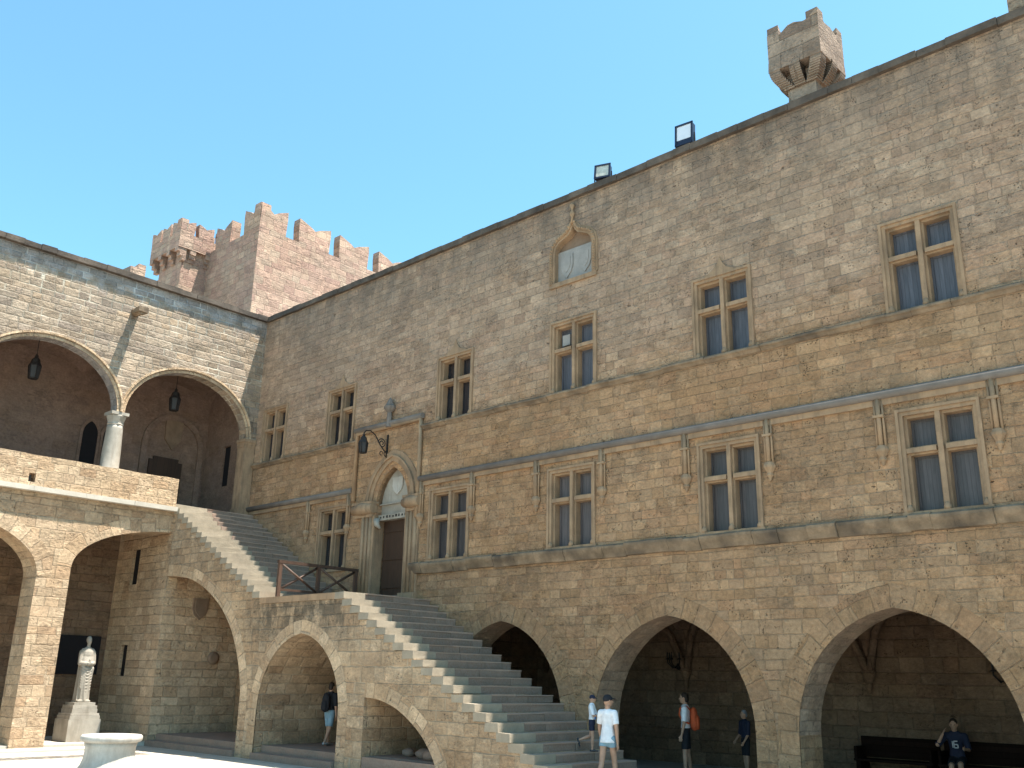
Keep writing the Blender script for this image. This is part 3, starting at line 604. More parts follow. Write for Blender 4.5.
# ground arcade
CA = [(-2.64, 3.18, 4.95, 6.30), (-9.93, 3.18, 4.62, 6.20), (-17.2, 3.18, 4.7, 6.25)]
out_ = [(-2.84, 6.95), (-2.84, 6.298)]
carcs = []
for k, (c, hw, zs, ap) in enumerate(CA):
    a = [(c+hw*math.cos(math.pi*i/36), zs+(ap-zs)*math.sin(math.pi*i/36)) for i in range(37)]
    if k == 0: a = [p for p in a if p[0] < -2.9]
    carcs.append(list(reversed(a)))
    if k: out_.append((a[0][0], 0.0))
    out_ += a+[(a[-1][0], 0.0)]
out_ += [(YN, 0.0), (YN, 6.95)]
MB().panel([out_], FYat(.35), .95).build('arcade_wall', 'arcade', lw)
for a in carcs:
    m_ = MB(); ring(m_, a, FYat(.35), 0, .42, -.006, .02); m_.build('arcade_arch_ring', 'voussoir_honey', lw)
MB().box(-3.2, .30, YN, -2.84, -.1, .12).build('arcade_floor', 'white_ledge', lw)
MB().box(-3.6, -3.2, YN, 0, 0, 6.6).build('arcade_back_wall', 'inner', lw)
MB().box(-3.2, -3.13, -4.35, -3.05, 1.97, 3.17).build('dark_panel', 'void', lw)
s1 = [(-2.12, 4.80), (-1.62, 4.80), (-1.62, 5.94), (-2.12, 5.94)]; s2 = [(-2.08, 1.95), (-1.65, 1.95), (-1.65, 2.90), (-2.08, 2.90)]
MB().panel([[(-3.2, 0), (.35, 0), (.35, 6.94), (-3.2, 6.94)], s1, s2], FXat(-2.84), .6).build('end_wall', 'arcade', lw)
MB().box(-.3, .35, -2.24, -.01, 0, 7.04).build('flank_wall', 'arcade', lw)
for x0, x1, z0, z1 in ((-2.13, -1.61, 4.79, 5.95), (-2.09, -1.64, 1.94, 2.91)): MB().box(x0, x1, -2.74, -2.70, z0, z1).build('slit_window', 'void', lw)
m_ = MB(); m_.panel([sh(-1.60, 4.02, .27, .33)], FYat(.40), .06); m_.panel([sh(-1.60, 4.02, .19, .24)], FYat(.43), .04); m_.box(.42, .445, -1.80, -1.40, 4.05, 4.11).build('flank_shield', 'relief', lw)
m_ = MB(); m_.lathe((0, 0, 0), [(.2, 0), (.2, .05), (.12, .08), (.05, .08)], 14); Q = Matrix.Translation((.35, -.95, 2.55)) @ Matrix.Rotation(R(90), 4, 'Y'); m_.v = [Q @ p for p in m_.v]; m_.build('flank_roundel', 'relief', lw)
# water spout
m_ = MB(); m_.tube([(-.05, -4.88, 13.22), (.35, -4.90, 13.16), (.62, -4.92, 13.10)], [.15, .13, .11], 10); m_.box(.25, .66, -5.06, -4.76, 13.08, 13.24, 0.015); m_.tube([(.3, -4.99, 13.22), (.64, -5.02, 13.2)], [.05, .06], 6).tube([(.3, -4.80, 13.22), (.64, -4.80, 13.2)], [.05, .06], 6); m_.build('water_spout', 'ledge', lw)
MB().box(-2.1, -1.55, -4.6, -4.05, 14.05, 15.45, 0.03).box(-2.05, -1.6, -4.3, -4.05, 15.4, 15.62, .02).build('chimney', 'tower', lw)

# ------------------------------------------------------------------ staircase
st = thing('staircase', (8, -1.4, 0), 'grey stone outside staircase of two flights on open arches', 'staircase')
random.seed(5)
W = -2.84
RX0, RT = 9.43, 4.085; dx1, dz1, N1 = .333, .1776, 23
dx2, dz2, N2 = .3133, .1745, 18; TX0, TT = .36, 7.22
b1 = [(5.17, 0), (5.17, 1.6), (4.98, 2.25), (4.63, 2.93), (4.27, 3.40), (3.68, 3.93), (2.80, 4.44), (1.92, 4.76), (1.1, 4.90), (.36, 4.95)]
b2 = pointed(7.745, 1.74, 1.20, 3.11); b3 = [(13.07, 0), (12.87, .43), (12.50, .86), (12.05, 1.18), (11.6, 1.41), (11.15, 1.55), (10.8, 1.61), (10.44, 1.63)]
def smooth_poly(p, n=4):
    o = []
    for k in range(len(p)-1):
        p0 = p[max(k-1, 0)]; p1 = p[k]; p2 = p[k+1]; p3 = p[min(k+2, len(p)-1)]
        for q in range(n):
            t_ = q/n; o.append(tuple(.5*((2*p1[i])+(-p0[i]+p2[i])*t_+(2*p0[i]-5*p1[i]+4*p2[i]-p3[i])*t_**2+(-p0[i]+3*p1[i]-3*p2[i]+p3[i])*t_**3) for i in (0, 1)))
    return o+[p[-1]]
b1s = [b1[0]]+smooth_poly(b1[1:]); b3s = smooth_poly(b3)
SL = .17
prof = [(.36, TT-SL)]
for k in range(N2): prof += [(TX0+dx2*k, TT-dz2*k-SL), (TX0+dx2*k, TT-dz2*(k+1)-SL)]
prof = [p for p in prof if p[0] < 5.75]; lz = 4.085-SL
prof += [(prof[-1][0], lz)] if prof[-1][1] > lz else []
for k in range(N1): prof += [(RX0+dx1*k, RT-dz1*k-SL), (RX0+dx1*k, max(0, RT-dz1*(k+1)-SL))]
prof = prof[:-1]+[(RX0+dx1*(N1-1), 0.0)]
poly = list(reversed(prof))                                  # from foot up to the loggia
low_ = [(.36, 4.95)]+list(reversed(b1s))[1:]+[(6.005, 0.0)]+b2+[(9.485, 0.0), (10.44, 0.0), (10.44, 1.63)]+list(reversed(b3s))[1:]
poly = poly+low_
cl = [poly[0]]
for p in poly[1:]:
    if math.hypot(p[0]-cl[-1][0], p[1]-cl[-1][1]) > 1e-3: cl.append(p)
MB().panel([cl], FXat(W), 2.82).build('stair_wall', 'stair', st)
for a in (list(reversed(b1s)), [(6.005, .02)]+b2+[(9.485, .02)], list(reversed(b3s))):
    m_ = MB(); ring(m_, a, FXat(W), 0.0, .34, -.006, .02); m_.build('arch_ring', 'voussoir_honey', st)
def step(x1, z1, depth, y0=W-.03):
    o = None; e_len = rnd(.62, .92) if x1 > 6 else rnd(.95, 1.25)  # pale end length follows the sunlit width of each flight
    for (za, zb, xf, w0, w1, g_, nm, mt) in ((z1-SL+.002, z1-.034, x1-.004, .45, .95, .006, 'step', 'step'), (z1-.032, z1, x1+.006, .7, 1.3, .003, 'tread', 'step_edge')):  # riser blocks, then a thin tread strip in a paler tone
        m_ = MB(); y = y0+e_len; y_end = -.004
        while y < y_end-.05:
            yn = min(y_end, y+rnd(w0, w1)); yn = y_end if y_end-yn < .25 else yn
            j = rnd(-.010, .008); jz = rnd(-.010, .005)
            m_.box(x1-depth, xf+j, y+g_/2, yn-g_/2, za, zb+(jz if zb == z1 else 0), .003); y = yn
        o = m_.build(nm, mt, o or st) if not o else (m_.build(nm, mt, o), o)[1]
    MB().box(x1-depth, x1+rnd(0, .008), y0+rnd(-.012, .004), y0+e_len-.006, z1-SL+.002, z1+rnd(-.010, .004), .009).build('sunlit_end_stone', 'step_end_lit', o)  # pale outer end, partly sunlight painted into the stone colour
    return o
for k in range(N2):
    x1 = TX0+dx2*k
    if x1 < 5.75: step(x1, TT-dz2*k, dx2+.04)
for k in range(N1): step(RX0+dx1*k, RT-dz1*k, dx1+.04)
MB().box(5.74, RX0-.37, W+.6, -.004, 4.085-SL+.002, 4.075).build('landing', 'step', st)
MB().box(5.74, RX0-.37, W-.03, W+.597, 4.085-SL+.002, 4.078, .004).build('landing_edge', 'trim', st)
# kerb steps inside the under-stair arches
for x0, x1, dz in ((.4, 5.16, 0), (6.02, 9.455, .0), (10.45, 12.95, .02)):
    MB().box(x0, x1, W+.25, -.02, -.05, .335+dz).build('recess_floor', 'step', st)
    if x0 < 10: MB().box(x0, x1, W-.08, W+.245, -.05, .165).build('kerb_step', 'step', st)
    else: MB().box(x0, x1, W+.02, W+.245, -.05, .34).build('kerb_step', 'step', st)

# ------------------------------------------------------------------ timber railing across the landing
rl = thing('timber_railing', (6.5, -1.5, 4.085), 'red brown timber railing with crossed braces at the foot of the upper flight', 'railing')
for y in (-2.83, -1.57, -.28): MB().box(6.46, 6.54, y-.05, y+.05, 4.08, 4.98).build('post', 'rail', rl)
MB().box(6.45, 6.55, -2.9, -.22, 4.96, 5.04).build('top_rail', 'rail', rl)
MB().box(6.47, 6.53, -2.79, -1.61, 4.24, 4.30).box(6.47, 6.53, -1.53, -.32, 4.24, 4.30).build('bottom_rail', 'rail', rl)
for ya, yb_ in ((-2.79, -1.61), (-1.53, -.32)):
    for z0, z1, dx in ((4.27, 4.94, -.018), (4.94, 4.27, .018)): MB().tube([(6.5+dx, ya, z0), (6.5+dx, yb_, z1)], .034, 6).build('brace', 'rail', rl)

# ------------------------------------------------------------------ battlemented tower and turrets
random.seed(3)
def swallow(w_, h_, t_, fn, mb, notch=.30):
    mb.panel([[(0, 0), (w_, 0), (w_+.06, h_*.72), (w_+.04, h_), (w_*.66, h_*(1-notch*.6)), (w_*.5, h_*(1-notch)), (w_*.34, h_*(1-notch*.6)), (-.04, h_), (-.06, h_*.72)]], fn, t_)
tw = thing('battlement_tower', (-18, 14, 0), 'pink stone tower with swallowtail battlements rising behind the roof corner', 'tower')
MB().box(-26, -11.56, 6.0, 25.0, 0, 24.2).build('wall', 'tower', tw)
for y0 in (9.0-.56, 11.11, 13.9, 16.6, 19.3, 22.0):
    m_ = MB(); swallow(1.95, 1.4, .55, lambda a, b, d, y0=y0: (-11.56-d+.004, y0+a, 24.2+b), m_); m_.build('merlon', 'tower', tw)
for x0 in (-14.42-1.45, -18.6):
    m_ = MB(); swallow(1.45, 1.3, .55, lambda a, b, d, x0=x0: (x0+a, 6.0+d-.004, 24.2+b), m_); m_.build('merlon', 'tower', tw)
m_ = MB(); swallow(1.6, 1.42, .55, lambda a, b, d: (-11.56-d+.004, 6.0+a, 24.2+b), m_); swallow(1.5, 1.40, .55, lambda a, b, d: (-13.05+a, 6.0+d-.006, 24.2+b), m_); m_.build('corner_merlon', 'tower', tw)
tt = thing('corner_turret', (-18, 5.2, 0), 'small corbelled turret at the far left end of the pink tower', 'turret')
MB().box(-19.0, -16.55, 4.5, 6.9, 10, 23.9).build('shaft', 'tower', tt)
MB().box(-19.5, -16.3, 4.1, 7.3, 23.9, 24.75).build('gallery', 'tower', tt)
for i in range(4):
    q = -19.3+i*.93; m_ = MB()
    for (dz, l) in ((.0, .42), (.24, .28), (.46, .14)): m_.box(q-.17, q+.17, 4.52-l, 4.6, 23.66-dz, 23.9-dz-.002)
    m_.build('corbel', 'tower', tt)
for i in range(1, 4):
    q = 4.05+i*.93; m_ = MB()
    for (dz, l) in ((.0, .25), (.24, .17), (.46, .08)): m_.box(-16.6, -16.57+l, q-.17, q+.17, 23.66-dz, 23.9-dz-.002)
    m_.build('corbel', 'tower', tt)
for (x0, x1) in ((-19.5, -18.6), (-18.3, -17.5), (-17.2, -16.32)):
    m_ = MB(); swallow(x1-x0, .8, .4, lambda a, b, d, x0=x0: (x0+a, 4.1+d+.003, 24.75+b), m_, .25); m_.build('merlon', 'tower', tt)
for (y0, y1) in ((4.12, 4.9), (5.2, 6.0), (6.4, 7.2)):
    m_ = MB(); swallow(y1-y0, .8, .4, lambda a, b, d, y0=y0: (-16.297-d, y0+a, 24.75+b), m_, .25); m_.build('merlon', 'tower', tt)
def roof_turret(label):
    t_ = thing('roof_turret', (20.65, .85, 14.4), label, 'turret')
    x0, x1, y0, y1 = 20.02, 21.30, .2, 1.48; m_ = MB(); m_.box(20.32, 21.0, .5, 1.18, 14.2, 15.55); m_.build('shaft', 'ledge_pale', t_)
    for cx, cy in [(x0+.14, y0+.14), (20.66, y0+.10), (x1-.14, y0+.14), (x1-.10, .84), (x1-.14, y1-.14), (x0+.14, y1-.14), (20.66, y1-.1), (x0+.1, .84)]:
        m_ = MB(); tx, ty_ = 20.66+(cx-20.66)*.55, .84+(cy-.84)*.55
        for q in range(11):
            a = q/10; f_ = math.sin(a*math.pi/2); px, py = tx+(cx-tx)*f_, ty_+(cy-ty_)*f_; zz = 15.16+.38*a+.06*a*a
            m_.box(px-.13, px+.13, py-.13, py+.13, zz, zz+.075)
        m_.build('corbel', 'ledge_pale', t_)
    m_ = MB()
    m_.box(x0, x1, y0, y1, 15.62, 15.86, .012); m_.box(x0+.01, x1-.01, y0+.01, y1-.01, 15.86, 16.40)
    m_.build('gallery', 'ledge_pale', t_)
    m_ = MB(); L = x1-x0-.02
    pr = [(0, 0), (L, 0), (L, .40), (L*.90, .30), (L*.76, .20), (L*.70, .20), (L*.54, .28), (L*.42, .27), (L*.26, .13), (L*.16, .13), (0, .22)]
    pr2 = [(0, 0), (L, 0), (L, .22), (L*.8, .22), (L*.7, .14), (L*.5, .20), (L*.26, .16), (L*.1, .28), (0, .40)]
    m_.panel([pr], lambda a, b, d: (x0+.01+a, y0+.011+d, 16.40+b), .28); m_.panel([pr2], lambda a, b, d: (x1-.011-d, y0+.015+a, 16.402+b), .28)
    m_.panel([pr], lambda a, b, d: (x0+.01+a, y1-.29+d, 16.40+b), .28); m_.panel([pr2], lambda a, b, d: (x0+.30-d, y0+.015+a, 16.402+b), .28)
    m_.build('merlon', 'ledge_pale', t_)
    return t_
M['ledge_pale'] = ashlar('turret_stone', .36, .9, [(0.30, 0.225, 0.17), (0.22, 0.165, 0.13), (0.34, 0.265, 0.205), (0.25, 0.19, 0.15)], (0.32, 0.26, 0.2), .01, 51.0, .3, .4)
t1 = roof_turret('grey corbelled turret with notched top on the roof edge')
t2 = thing('roof_chimney', (25.7, .8, 14.4), 'dark square stone chimney cut off by the top right corner', 'chimney')
MB().box(25.07, 26.35, .25, 1.45, 14.2, 17.2, .01).build('shaft', 'facade', t2); MB().box(24.98, 26.44, .16, 1.54, 17.2, 17.45, .01).build('cap', 'coping', t2)

# ------------------------------------------------------------------ floodlights on the roof edge
def floodlight(loc, w_, h_, tilt, turn, lens, label):
    t_ = thing('floodlight', loc, label, 'floodlight', 'floodlights on the roof edge'); Q = Matrix.Translation(loc) @ Matrix.Rotation(turn, 4, 'Z')
    P = Q @ Matrix.Translation((0, 0, .12+h_/2)) @ Matrix.Rotation(tilt, 4, 'X')
    m_ = MB(); m_.box(-w_/2, w_/2, -.06, .10, -h_/2, h_/2, M4=P); m_.box(-w_/2-.02, w_/2+.02, -.085, -.06, h_/2-.03, h_/2+.02, M4=P).box(-w_/2-.02, w_/2+.02, -.085, -.06, -h_/2-.02, -h_/2+.03, M4=P)
    m_.box(-w_/2-.02, -w_/2+.03, -.085, -.06, -h_/2, h_/2, M4=P).box(w_/2-.03, w_/2+.02, -.085, -.06, -h_/2, h_/2, M4=P); m_.build('housing', 'housing', t_)
    MB().box(-w_/2+.03, w_/2-.03, -.066, -.055, -h_/2+(.03 if h_ < .5 else .14), h_/2-.03, M4=P).build('lens', lens, t_)
    m_ = MB(); m_.box(-.05, .05, -.04, .06, -.02, .08, M4=Q)
    for s_ in (-1, 1): m_.box(s_*(w_/2+.03)-.012, s_*(w_/2+.03)+.012, -.02, .02, .05, .12+h_/2, M4=Q)
    m_.box(-w_/2-.04, w_/2+.04, -.02, .02, .05, .075, M4=Q); m_.build('bracket', 'iron', t_)
floodlight((15.25, .12, 14.46), .40, .40, R(-10), R(20), 'lens_warm', 'small tilted floodlight with pale square lens on the roof edge')
floodlight((17.77, .12, 14.46), .44, .56, R(-4), R(6), 'lens', 'taller upright floodlight with white lens on the roof edge')

# ------------------------------------------------------------------ lanterns
def bracket_lantern():
    t_ = thing('wall_lantern', (7.25, 0, 8.6), 'black iron lantern on a scrolled bracket above the doorway', 'lantern'); x = 7.25
    m_ = MB(); P = [(x, -.02, 8.42), (x, -.12, 8.45), (x, -.30, 8.62), (x, -.48, 8.86), (x, -.68, 8.96), (x, -.84, 8.92), (x, -.90, 8.84)]
    m_.tube(P, .018, 8)
    sp = [(x, -.22-.15*math.cos(q)*(1-q/14), 8.66+.15*math.sin(q)*(1-q/14)) for q in [k*.5 for k in range(22)]]
    m_.tube(sp, .016, 6)
    for s_ in (0, 1): m_.tube([(x, -.06-.16*s_+.06*math.cos(q), 8.36+.06*math.sin(q)) for q in [k*.6 for k in range(9)]], .013, 6)
    m_.box(x-.03, x+.03, -.03, .0, 8.2, 8.95); m_.build('bracket', 'iron', t_)
    lantern_body(t_, (x, -.90, 8.84), .62)
    return t_
def lantern_body(t_, top, h):
    x, y, z = top; m_ = MB(); r = h*.20
    m_.lathe((x, y, z), [(.012, 0), (.02, -.03*h), (.05*h, -.06*h), (.08*h, -.10*h), (.05*h, -.13*h), (r*.7, -.22*h), (r*.8, -.34*h), (r*1.15, -.46*h), (r*1.15, -.49*h)], 6, smooth=False)
    m_.lathe((x, y, z), [(r*.8, -.97*h), (r*.9, -.95*h), (r*.9, -.92*h)], 6, smooth=False); m_.lathe((x, y, z), [(.01, -h), (r*.4, -.98*h)], 6)
    for k in range(6):
        a = 2*math.pi*k/6; m_.tube([(x+r*1.1*math.cos(a), y+r*1.1*math.sin(a), z-.48*h), (x+r*.85*math.cos(a), y+r*.85*math.sin(a), z-.94*h)], .012, 5)
    m_.build('frame', 'iron', t_)
    MB().lathe((x, y, z), [(r*.8, -.93*h), (r*1.02, -.49*h)], 6, smooth=False).build('glass', 'lampglass', t_)
bracket_lantern()
for yc, lab in ((-7.22, 'iron lantern hanging in the loggia arch left of the marble column'), (-2.55, 'iron lantern hanging in the loggia arch beside the stair head')):
    t_ = thing('hanging_lantern', (-1.2, yc, 11.5), lab, 'lantern', 'lanterns hanging in the loggia')
    MB().tube([(-1.2, yc, 12.4), (-1.2, yc, 11.42)], .012, 6).build('chain', 'iron', t_); lantern_body(t_, (-1.2, yc, 11.45), .85)
def sconce(x, z, lab):
    t_ = thing('wall_sconce', (x, 4.5, z), lab, 'wall lamp', 'iron wall lamps in the passage'); m_ = MB(); m_.lathe((x, 4.46, z-.2), [(.02, 0), (.07, .03), (.07, .10), (.03, .16)], 10)
    for k in range(5):
        a = math.pi*(k/4)+math.pi; dx, dy = .26*math.cos(a), .30*math.sin(a)
        m_.tube([(x, 4.44, z-.1), (x+dx*.5, 4.44+dy*.5, z-.16), (x+dx, 4.44+dy, z-.02), (x+dx, 4.44+dy, z+.06)], .015, 6); m_.lathe((x+dx, 4.44+dy, z+.05), [(.05, 0), (.06, .02), (.02, .04)], 8)
    m_.build('arms', 'iron', t_); m_ = MB()
    for k in range(5):
        a = math.pi*(k/4)+math.pi; m_.lathe((x+.26*math.cos(a), 4.44+.30*math.sin(a), z+.08), [(.02, 0), (.02, .12), (.012, .16)], 6)
    m_.build('candles', 'lampglass', t_)
sconce(14.25, 2.62, 'black branched candle lamp inside the middle arch'); sconce(22.25, 2.40, 'black branched candle lamp inside the right arch')

# ------------------------------------------------------------------ wellhead, statue, pedestal, benches, rubble
wx, wy = 9.7, -8.4
t_ = thing('wellhead', (wx, wy, 0), 'round carved marble wellhead standing on the sunny paving', 'wellhead')
MB().lathe((wx, wy, 0), [(.60, 0), (.60, .10), (.57, .13), (.575, .22), (.56, .30), (.51, .38), (.475, .48), (.46, .60), (.465, .70), (.49, .78)], 40).build('body', 'marble', t_)
MB().lathe((wx, wy, 0), [(.49, .78), (.545, .80), (.565, .83), (.565, .89), (.54, .915), (.42, .915), (.40, .90), (.39, .6), (.39, .55)], 40, cap=False).face([(wx+.39*math.cos(q*math.pi/10), wy+.39*math.sin(q*math.pi/10), .56) for q in range(20)])
m_ = MB(); m_.lathe((wx, wy, 0), [(.49, .78), (.545, .80), (.565, .83), (.565, .89), (.54, .915), (.42, .915), (.40, .90), (.39, .6)], 40, cap=False); m_.build('rim', 'marble', t_)
MB().lathe((wx, wy, 0), [(.39, .58), (.01, .60)], 24).build('cover', 'iron', t_)
px_, py_ = -.72, -4.50
t_ = thing('pedestal', (px_, py_, .12), 'stepped pale marble pedestal under the arcade arch', 'pedestal'); m_ = MB()
for hw, z0, z1 in ((.47, .12, .74), (.44, .74, .84), (.42, .84, .90), (.37, .90, 1.02), (.355, 1.02, 1.12), (.31, 1.12, 1.20)): m_.box(px_-hw, px_+hw, py_-hw, py_+hw, z0, z1-.002, .003)
m_.build('base', 'statue_marble', t_)
def statue():
    t_ = thing('statue', (px_, py_, 1.2), 'pale marble statue of a robed standing figure with hands joined', 'statue'); b = MB(); Z = 1.2; o = Vector((px_, py_, Z))
    E = lambda x, y, z: o+Vector((x, y, z))          # statue faces +x, its right is -y
    b.cone(E(0, 0, .06), E(0, 0, .95), .24, .23, .95); b.cone(E(0, 0, .9), E(.0, 0, 1.35), .23, .24, .75, side=(0, 1, 0)); b.cone(E(0, -.17, 1.44), E(0, .17, 1.44), .10, .10)
    b.cone(E(0, 0, 1.45), E(.02, 0, 1.62), .08, .065); b.ball(E(.03, 0, 1.74), (.105, .085, .13)); b.ball(E(.13, 0, 1.72), (.03, .02, .03)); b.ball(E(-.02, 0, 1.78), (.11, .10, .11))
    for s_ in (-1, 1): b.cone(E(0, .24*s_, 1.40), E(.05, .27*s_, 1.10), .085, .075); b.cone(E(.05, .27*s_, 1.10), E(.27, .10*s_, 1.08), .07, .05); b.ball(E(.29, .07*s_, 1.10), (.05, .05, .04))
    b.cone(E(.27, 0, 1.08), E(.30, .0, 1.20), .06, .03)
    random.seed(9)
    for k in range(34):
        a = rnd(-2.2, 2.2); r_ = rnd(.21, .25); sl = rnd(-.35, .35); z0 = rnd(.0, .1); z1 = rnd(.75, 1.08)
        b.cone(E(r_*1.06*math.cos(a), r_*1.06*math.sin(a), z0), E(r_*math.cos(a+sl), r_*math.sin(a+sl), z1), rnd(.025, .045), rnd(.015, .03))
    for k in range(9):
        z = 1.0-.07*k; b.cone(E(.18, -.2, z), E(.24, .0, z-.06-.02*k), .03, .03); b.cone(E(.24, .0, z-.06-.02*k), E(.16, .21, z-.01*k), .03, .025)
    for k in range(10): a = -1.2+k*.27; b.cone(E(.1*math.cos(a), .2*math.sin(a), 1.42), E(.23*math.cos(a*.8), .24*math.sin(a*.8), 1.12), .022, .025)
    b.cone(E(.02, .16, .3), E(.16, .2, .95), .09, .06); b.box(*[px_-.25, px_+.27, py_-.25, py_+.25, Z, Z+.06])
    b.v = [Vector((px_+(q.x-px_)*.80, py_+(q.y-py_)*.78, q.z)) for q in b.v]; b.build('figure', 'statue_marble', t_, voxel=.014, smooth_it=2)
statue()
def bench(x0, x1, lab):
    t_ = thing('bench', ((x0+x1)/2, 4.2, .15), lab, 'bench', 'dark benches along the passage wall')
    MB().box(x0, x1, 3.95, 4.40, .55, .60).build('seat', 'bench', t_); MB().box(x0, x1, 4.40, 4.46, .62, 1.05).build('backrest', 'bench', t_)
    for x in (x0+.04, x1-.14): MB().box(x, x+.1, 3.97, 4.44, .15, .549).build('leg', 'bench', t_)
    for x in (x0+.02, x1-.08): MB().box(x, x+.06, 3.95, 4.44, .60, .85).build('armrest', 'bench', t_)
bench(19.05, 21.0-.25, 'dark wooden bench, left of the two in the right arch'); bench(20.85, 22.7, 'dark wooden bench under the seated person in the right arch')
for k, (x, y, r_) in enumerate(((11.05, -1.95, .13), (11.75, -2.10, .16), (12.25, -2.32, .17))):
    m_ = MB(); m_.ball((x, y, .36+r_*.55), (r_*1.5, r_, r_*.75), 9, 6)
    m_.v = [p+Vector((rnd(-.02, .02), rnd(-.02, .02), rnd(-.015, .015))) for p in m_.v]
    tag(m_.build('rubble_stone', 'step'), ['small squarish rubble stone, furthest left under the low stair arch', 'middle rubble stone under the low stair arch', 'largest flat rubble stone at the right edge of the low stair arch'][k], 'stone', 'loose stones under the stair')

# ------------------------------------------------------------------ people
def person(label, loc, face, H, legs, arms, top, bottom, shoes, hair='hair', cap=None, lean=0.0, head_turn=0.0, short=0.6, sleeve=0.55, fem=False, tee=None, seat=None, long_top=0.0, head_pitch=0.0):
    """Local frame: +y is where the person faces, +x the person's right. legs: (hip pitch, knee bend); arms: (pitch, outward, elbow)."""
    root = thing('person', loc, label, 'person'); Q = Matrix.Translation(loc) @ Matrix.Rotation(face, 4, 'Z')
    sw = .098*H if fem else .118*H; hw = .052*H
    J = {}
    hipz = .515*H
    def leg(s_, hp, kn):
        h0 = Vector((s_*hw, 0, 0)); k0 = h0+Vector((0, math.sin(R(hp)), -math.cos(R(hp))))*.245*H; q = R(hp-kn); a0 = k0+Vector((0, math.sin(q), -math.cos(q)))*.235*H; return h0, k0, a0, q
    LL = [leg(-1, *legs[0]), leg(1, *legs[1])]
    drop = min(l[2].z for l in LL)-.035*H; base = -drop if seat is None else seat+.06*H
    o = Vector((0, 0, base))
    lv = Vector((0, math.sin(R(lean)), math.cos(R(lean))))
    def tz(t_, x=0, y=0): return o+lv*t_+Vector((x, y, 0))
    body = MB(); shirt = MB(); shorts = MB(); sho = MB()
    ch = tz(.235*H); neck = tz(.325*H); headc = neck+lv*(.100*H)+Vector((0, .012*H, 0))
    body.cone(tz(.0), tz(.13*H), .075*H, .065*H, .72); body.cone(tz(.12*H), tz(.26*H), .066*H, .085*H, .66); body.cone(tz(.285*H, -sw*.75), tz(.285*H, sw*.75), .04*H, .04*H)
    body.cone(tz(.29*H), neck+lv*.04*H, .036*H, .031*H)
    HQ = Matrix.Rotation(head_turn, 3, 'Z') @ Matrix.Rotation(head_pitch, 3, 'X'); hp_ = lambda x, y, z: headc+HQ @ (Vector((x, y, z))*H)
    body.ball(hp_(0, 0, 0), (.045*H, .054*H, .066*H), M4=HQ); body.cone(hp_(0, .018, -.03), hp_(0, .028, -.045), .033*H, .022*H)
    body.cone(hp_(0, .054, .004), hp_(0, .063, -.014), .006*H, .009*H); body.ball(hp_(0, .052, -.034), (.014*H, .006*H, .005*H))
    for s_ in (-1, 1): body.ball(hp_(s_*.046, -.002, -.004), (.006*H, .012*H, .018*H))
    th = .046*H if fem else .047*H; ca = .032*H
    for (h0, k0, a0, q) in LL:
        h0, k0, a0 = o+h0, o+k0, o+a0
        body.cone(h0, k0, th, .032*H); body.cone(k0, k0.lerp(a0, .35), .031*H, ca); body.cone(k0.lerp(a0, .35), a0, ca, .019*H)
        fd = Vector((0, math.cos(q), math.sin(q))) if abs(q) > R(35) else Vector((0, 1, 0)); dn = Vector((0, math.sin(q), -math.cos(q))) if abs(q) > R(35) else Vector((0, 0, -1))
        body.cone(a0+dn*.012*H-fd*.015*H, a0+fd*.09*H+dn*.018*H, .02*H, .015*H)
        sho.cone(a0+dn*.014*H-fd*.022*H, a0+fd*.05*H+dn*.016*H, .027*H, .026*H, .8); sho.cone(a0+fd*.05*H+dn*.016*H, a0+fd*.098*H+dn*.020*H, .026*H, .019*H, .7)
        k1 = h0.lerp(k0, short); shorts.cone(h0+Vector((0, 0, .01*H)), k1, th*1.14, th*1.02 if not fem else th*1.12, flat='1')
    shorts.cone(tz(-.012*H), tz(.07*H), (.076 if fem else .084)*H, .072*H, .74)
    for s_, (pi_, ou, el) in zip((-1, 1), arms):
        sh_ = tz(.285*H, s_*sw); d = Vector((s_*math.sin(R(ou)), math.sin(R(pi_))*math.cos(R(ou)), -math.cos(R(pi_))*math.cos(R(ou)))); e_ = sh_+d*.175*H
        inw = s_*math.sin(R(ou*.3)) if el < 40 else (-.12*s_ if el < 110 else -.55*s_); d2 = Vector((inw, math.sin(R(pi_+el)), -math.cos(R(pi_+el)))).normalized(); w_ = e_+d2*.15*H
        body.cone(sh_, e_, .029*H, .023*H); body.cone(e_, w_, .0235*H, .015*H)
        pm = w_+d2*.045*H; sd_ = d2.cross(Vector((s_, 0, 0))).normalized(); body.cone(w_, pm, .016*H, .018*H, .6, side=tuple(sd_))
        for k, ln in enumerate((.036, .043, .041, .032)):
            f0 = pm+sd_*(.5-k/3)*.040*H; f1 = f0+d2*ln*.55*H; f2 = f1+(d2*.8+Vector((-s_*.5, 0, 0))).normalized()*ln*.5*H; body.cone(f0, f1, .0052*H, .0048*H, n=8); body.cone(f1, f2, .0048*H, .0040*H, n=8)
        t0 = w_+d2*.018*H+sd_*.016*H; body.cone(t0, t0+d2*.022*H+sd_*.018*H, .0062*H, .005*H, n=8)
        shirt.cone(sh_+Vector((-s_*.01*H, 0, .004*H)), sh_+d*.175*H*sleeve*1.25, .042*H, .038*H, flat='1')
    shirt.cone(tz(.05*H-long_top*H), tz(.13*H), (.094 if not fem else .104)*H, (.080 if not fem else .074)*H, .66 if not fem else .78, flat='0'); shirt.cone(tz(.12*H), tz(.265*H), (.071 if fem else .078)*H, (.084 if fem else .096)*H, .68); shirt.cone(tz(.285*H, -sw*.72), tz(.285*H, sw*.72), .046*H, .046*H)
    hr = MB()
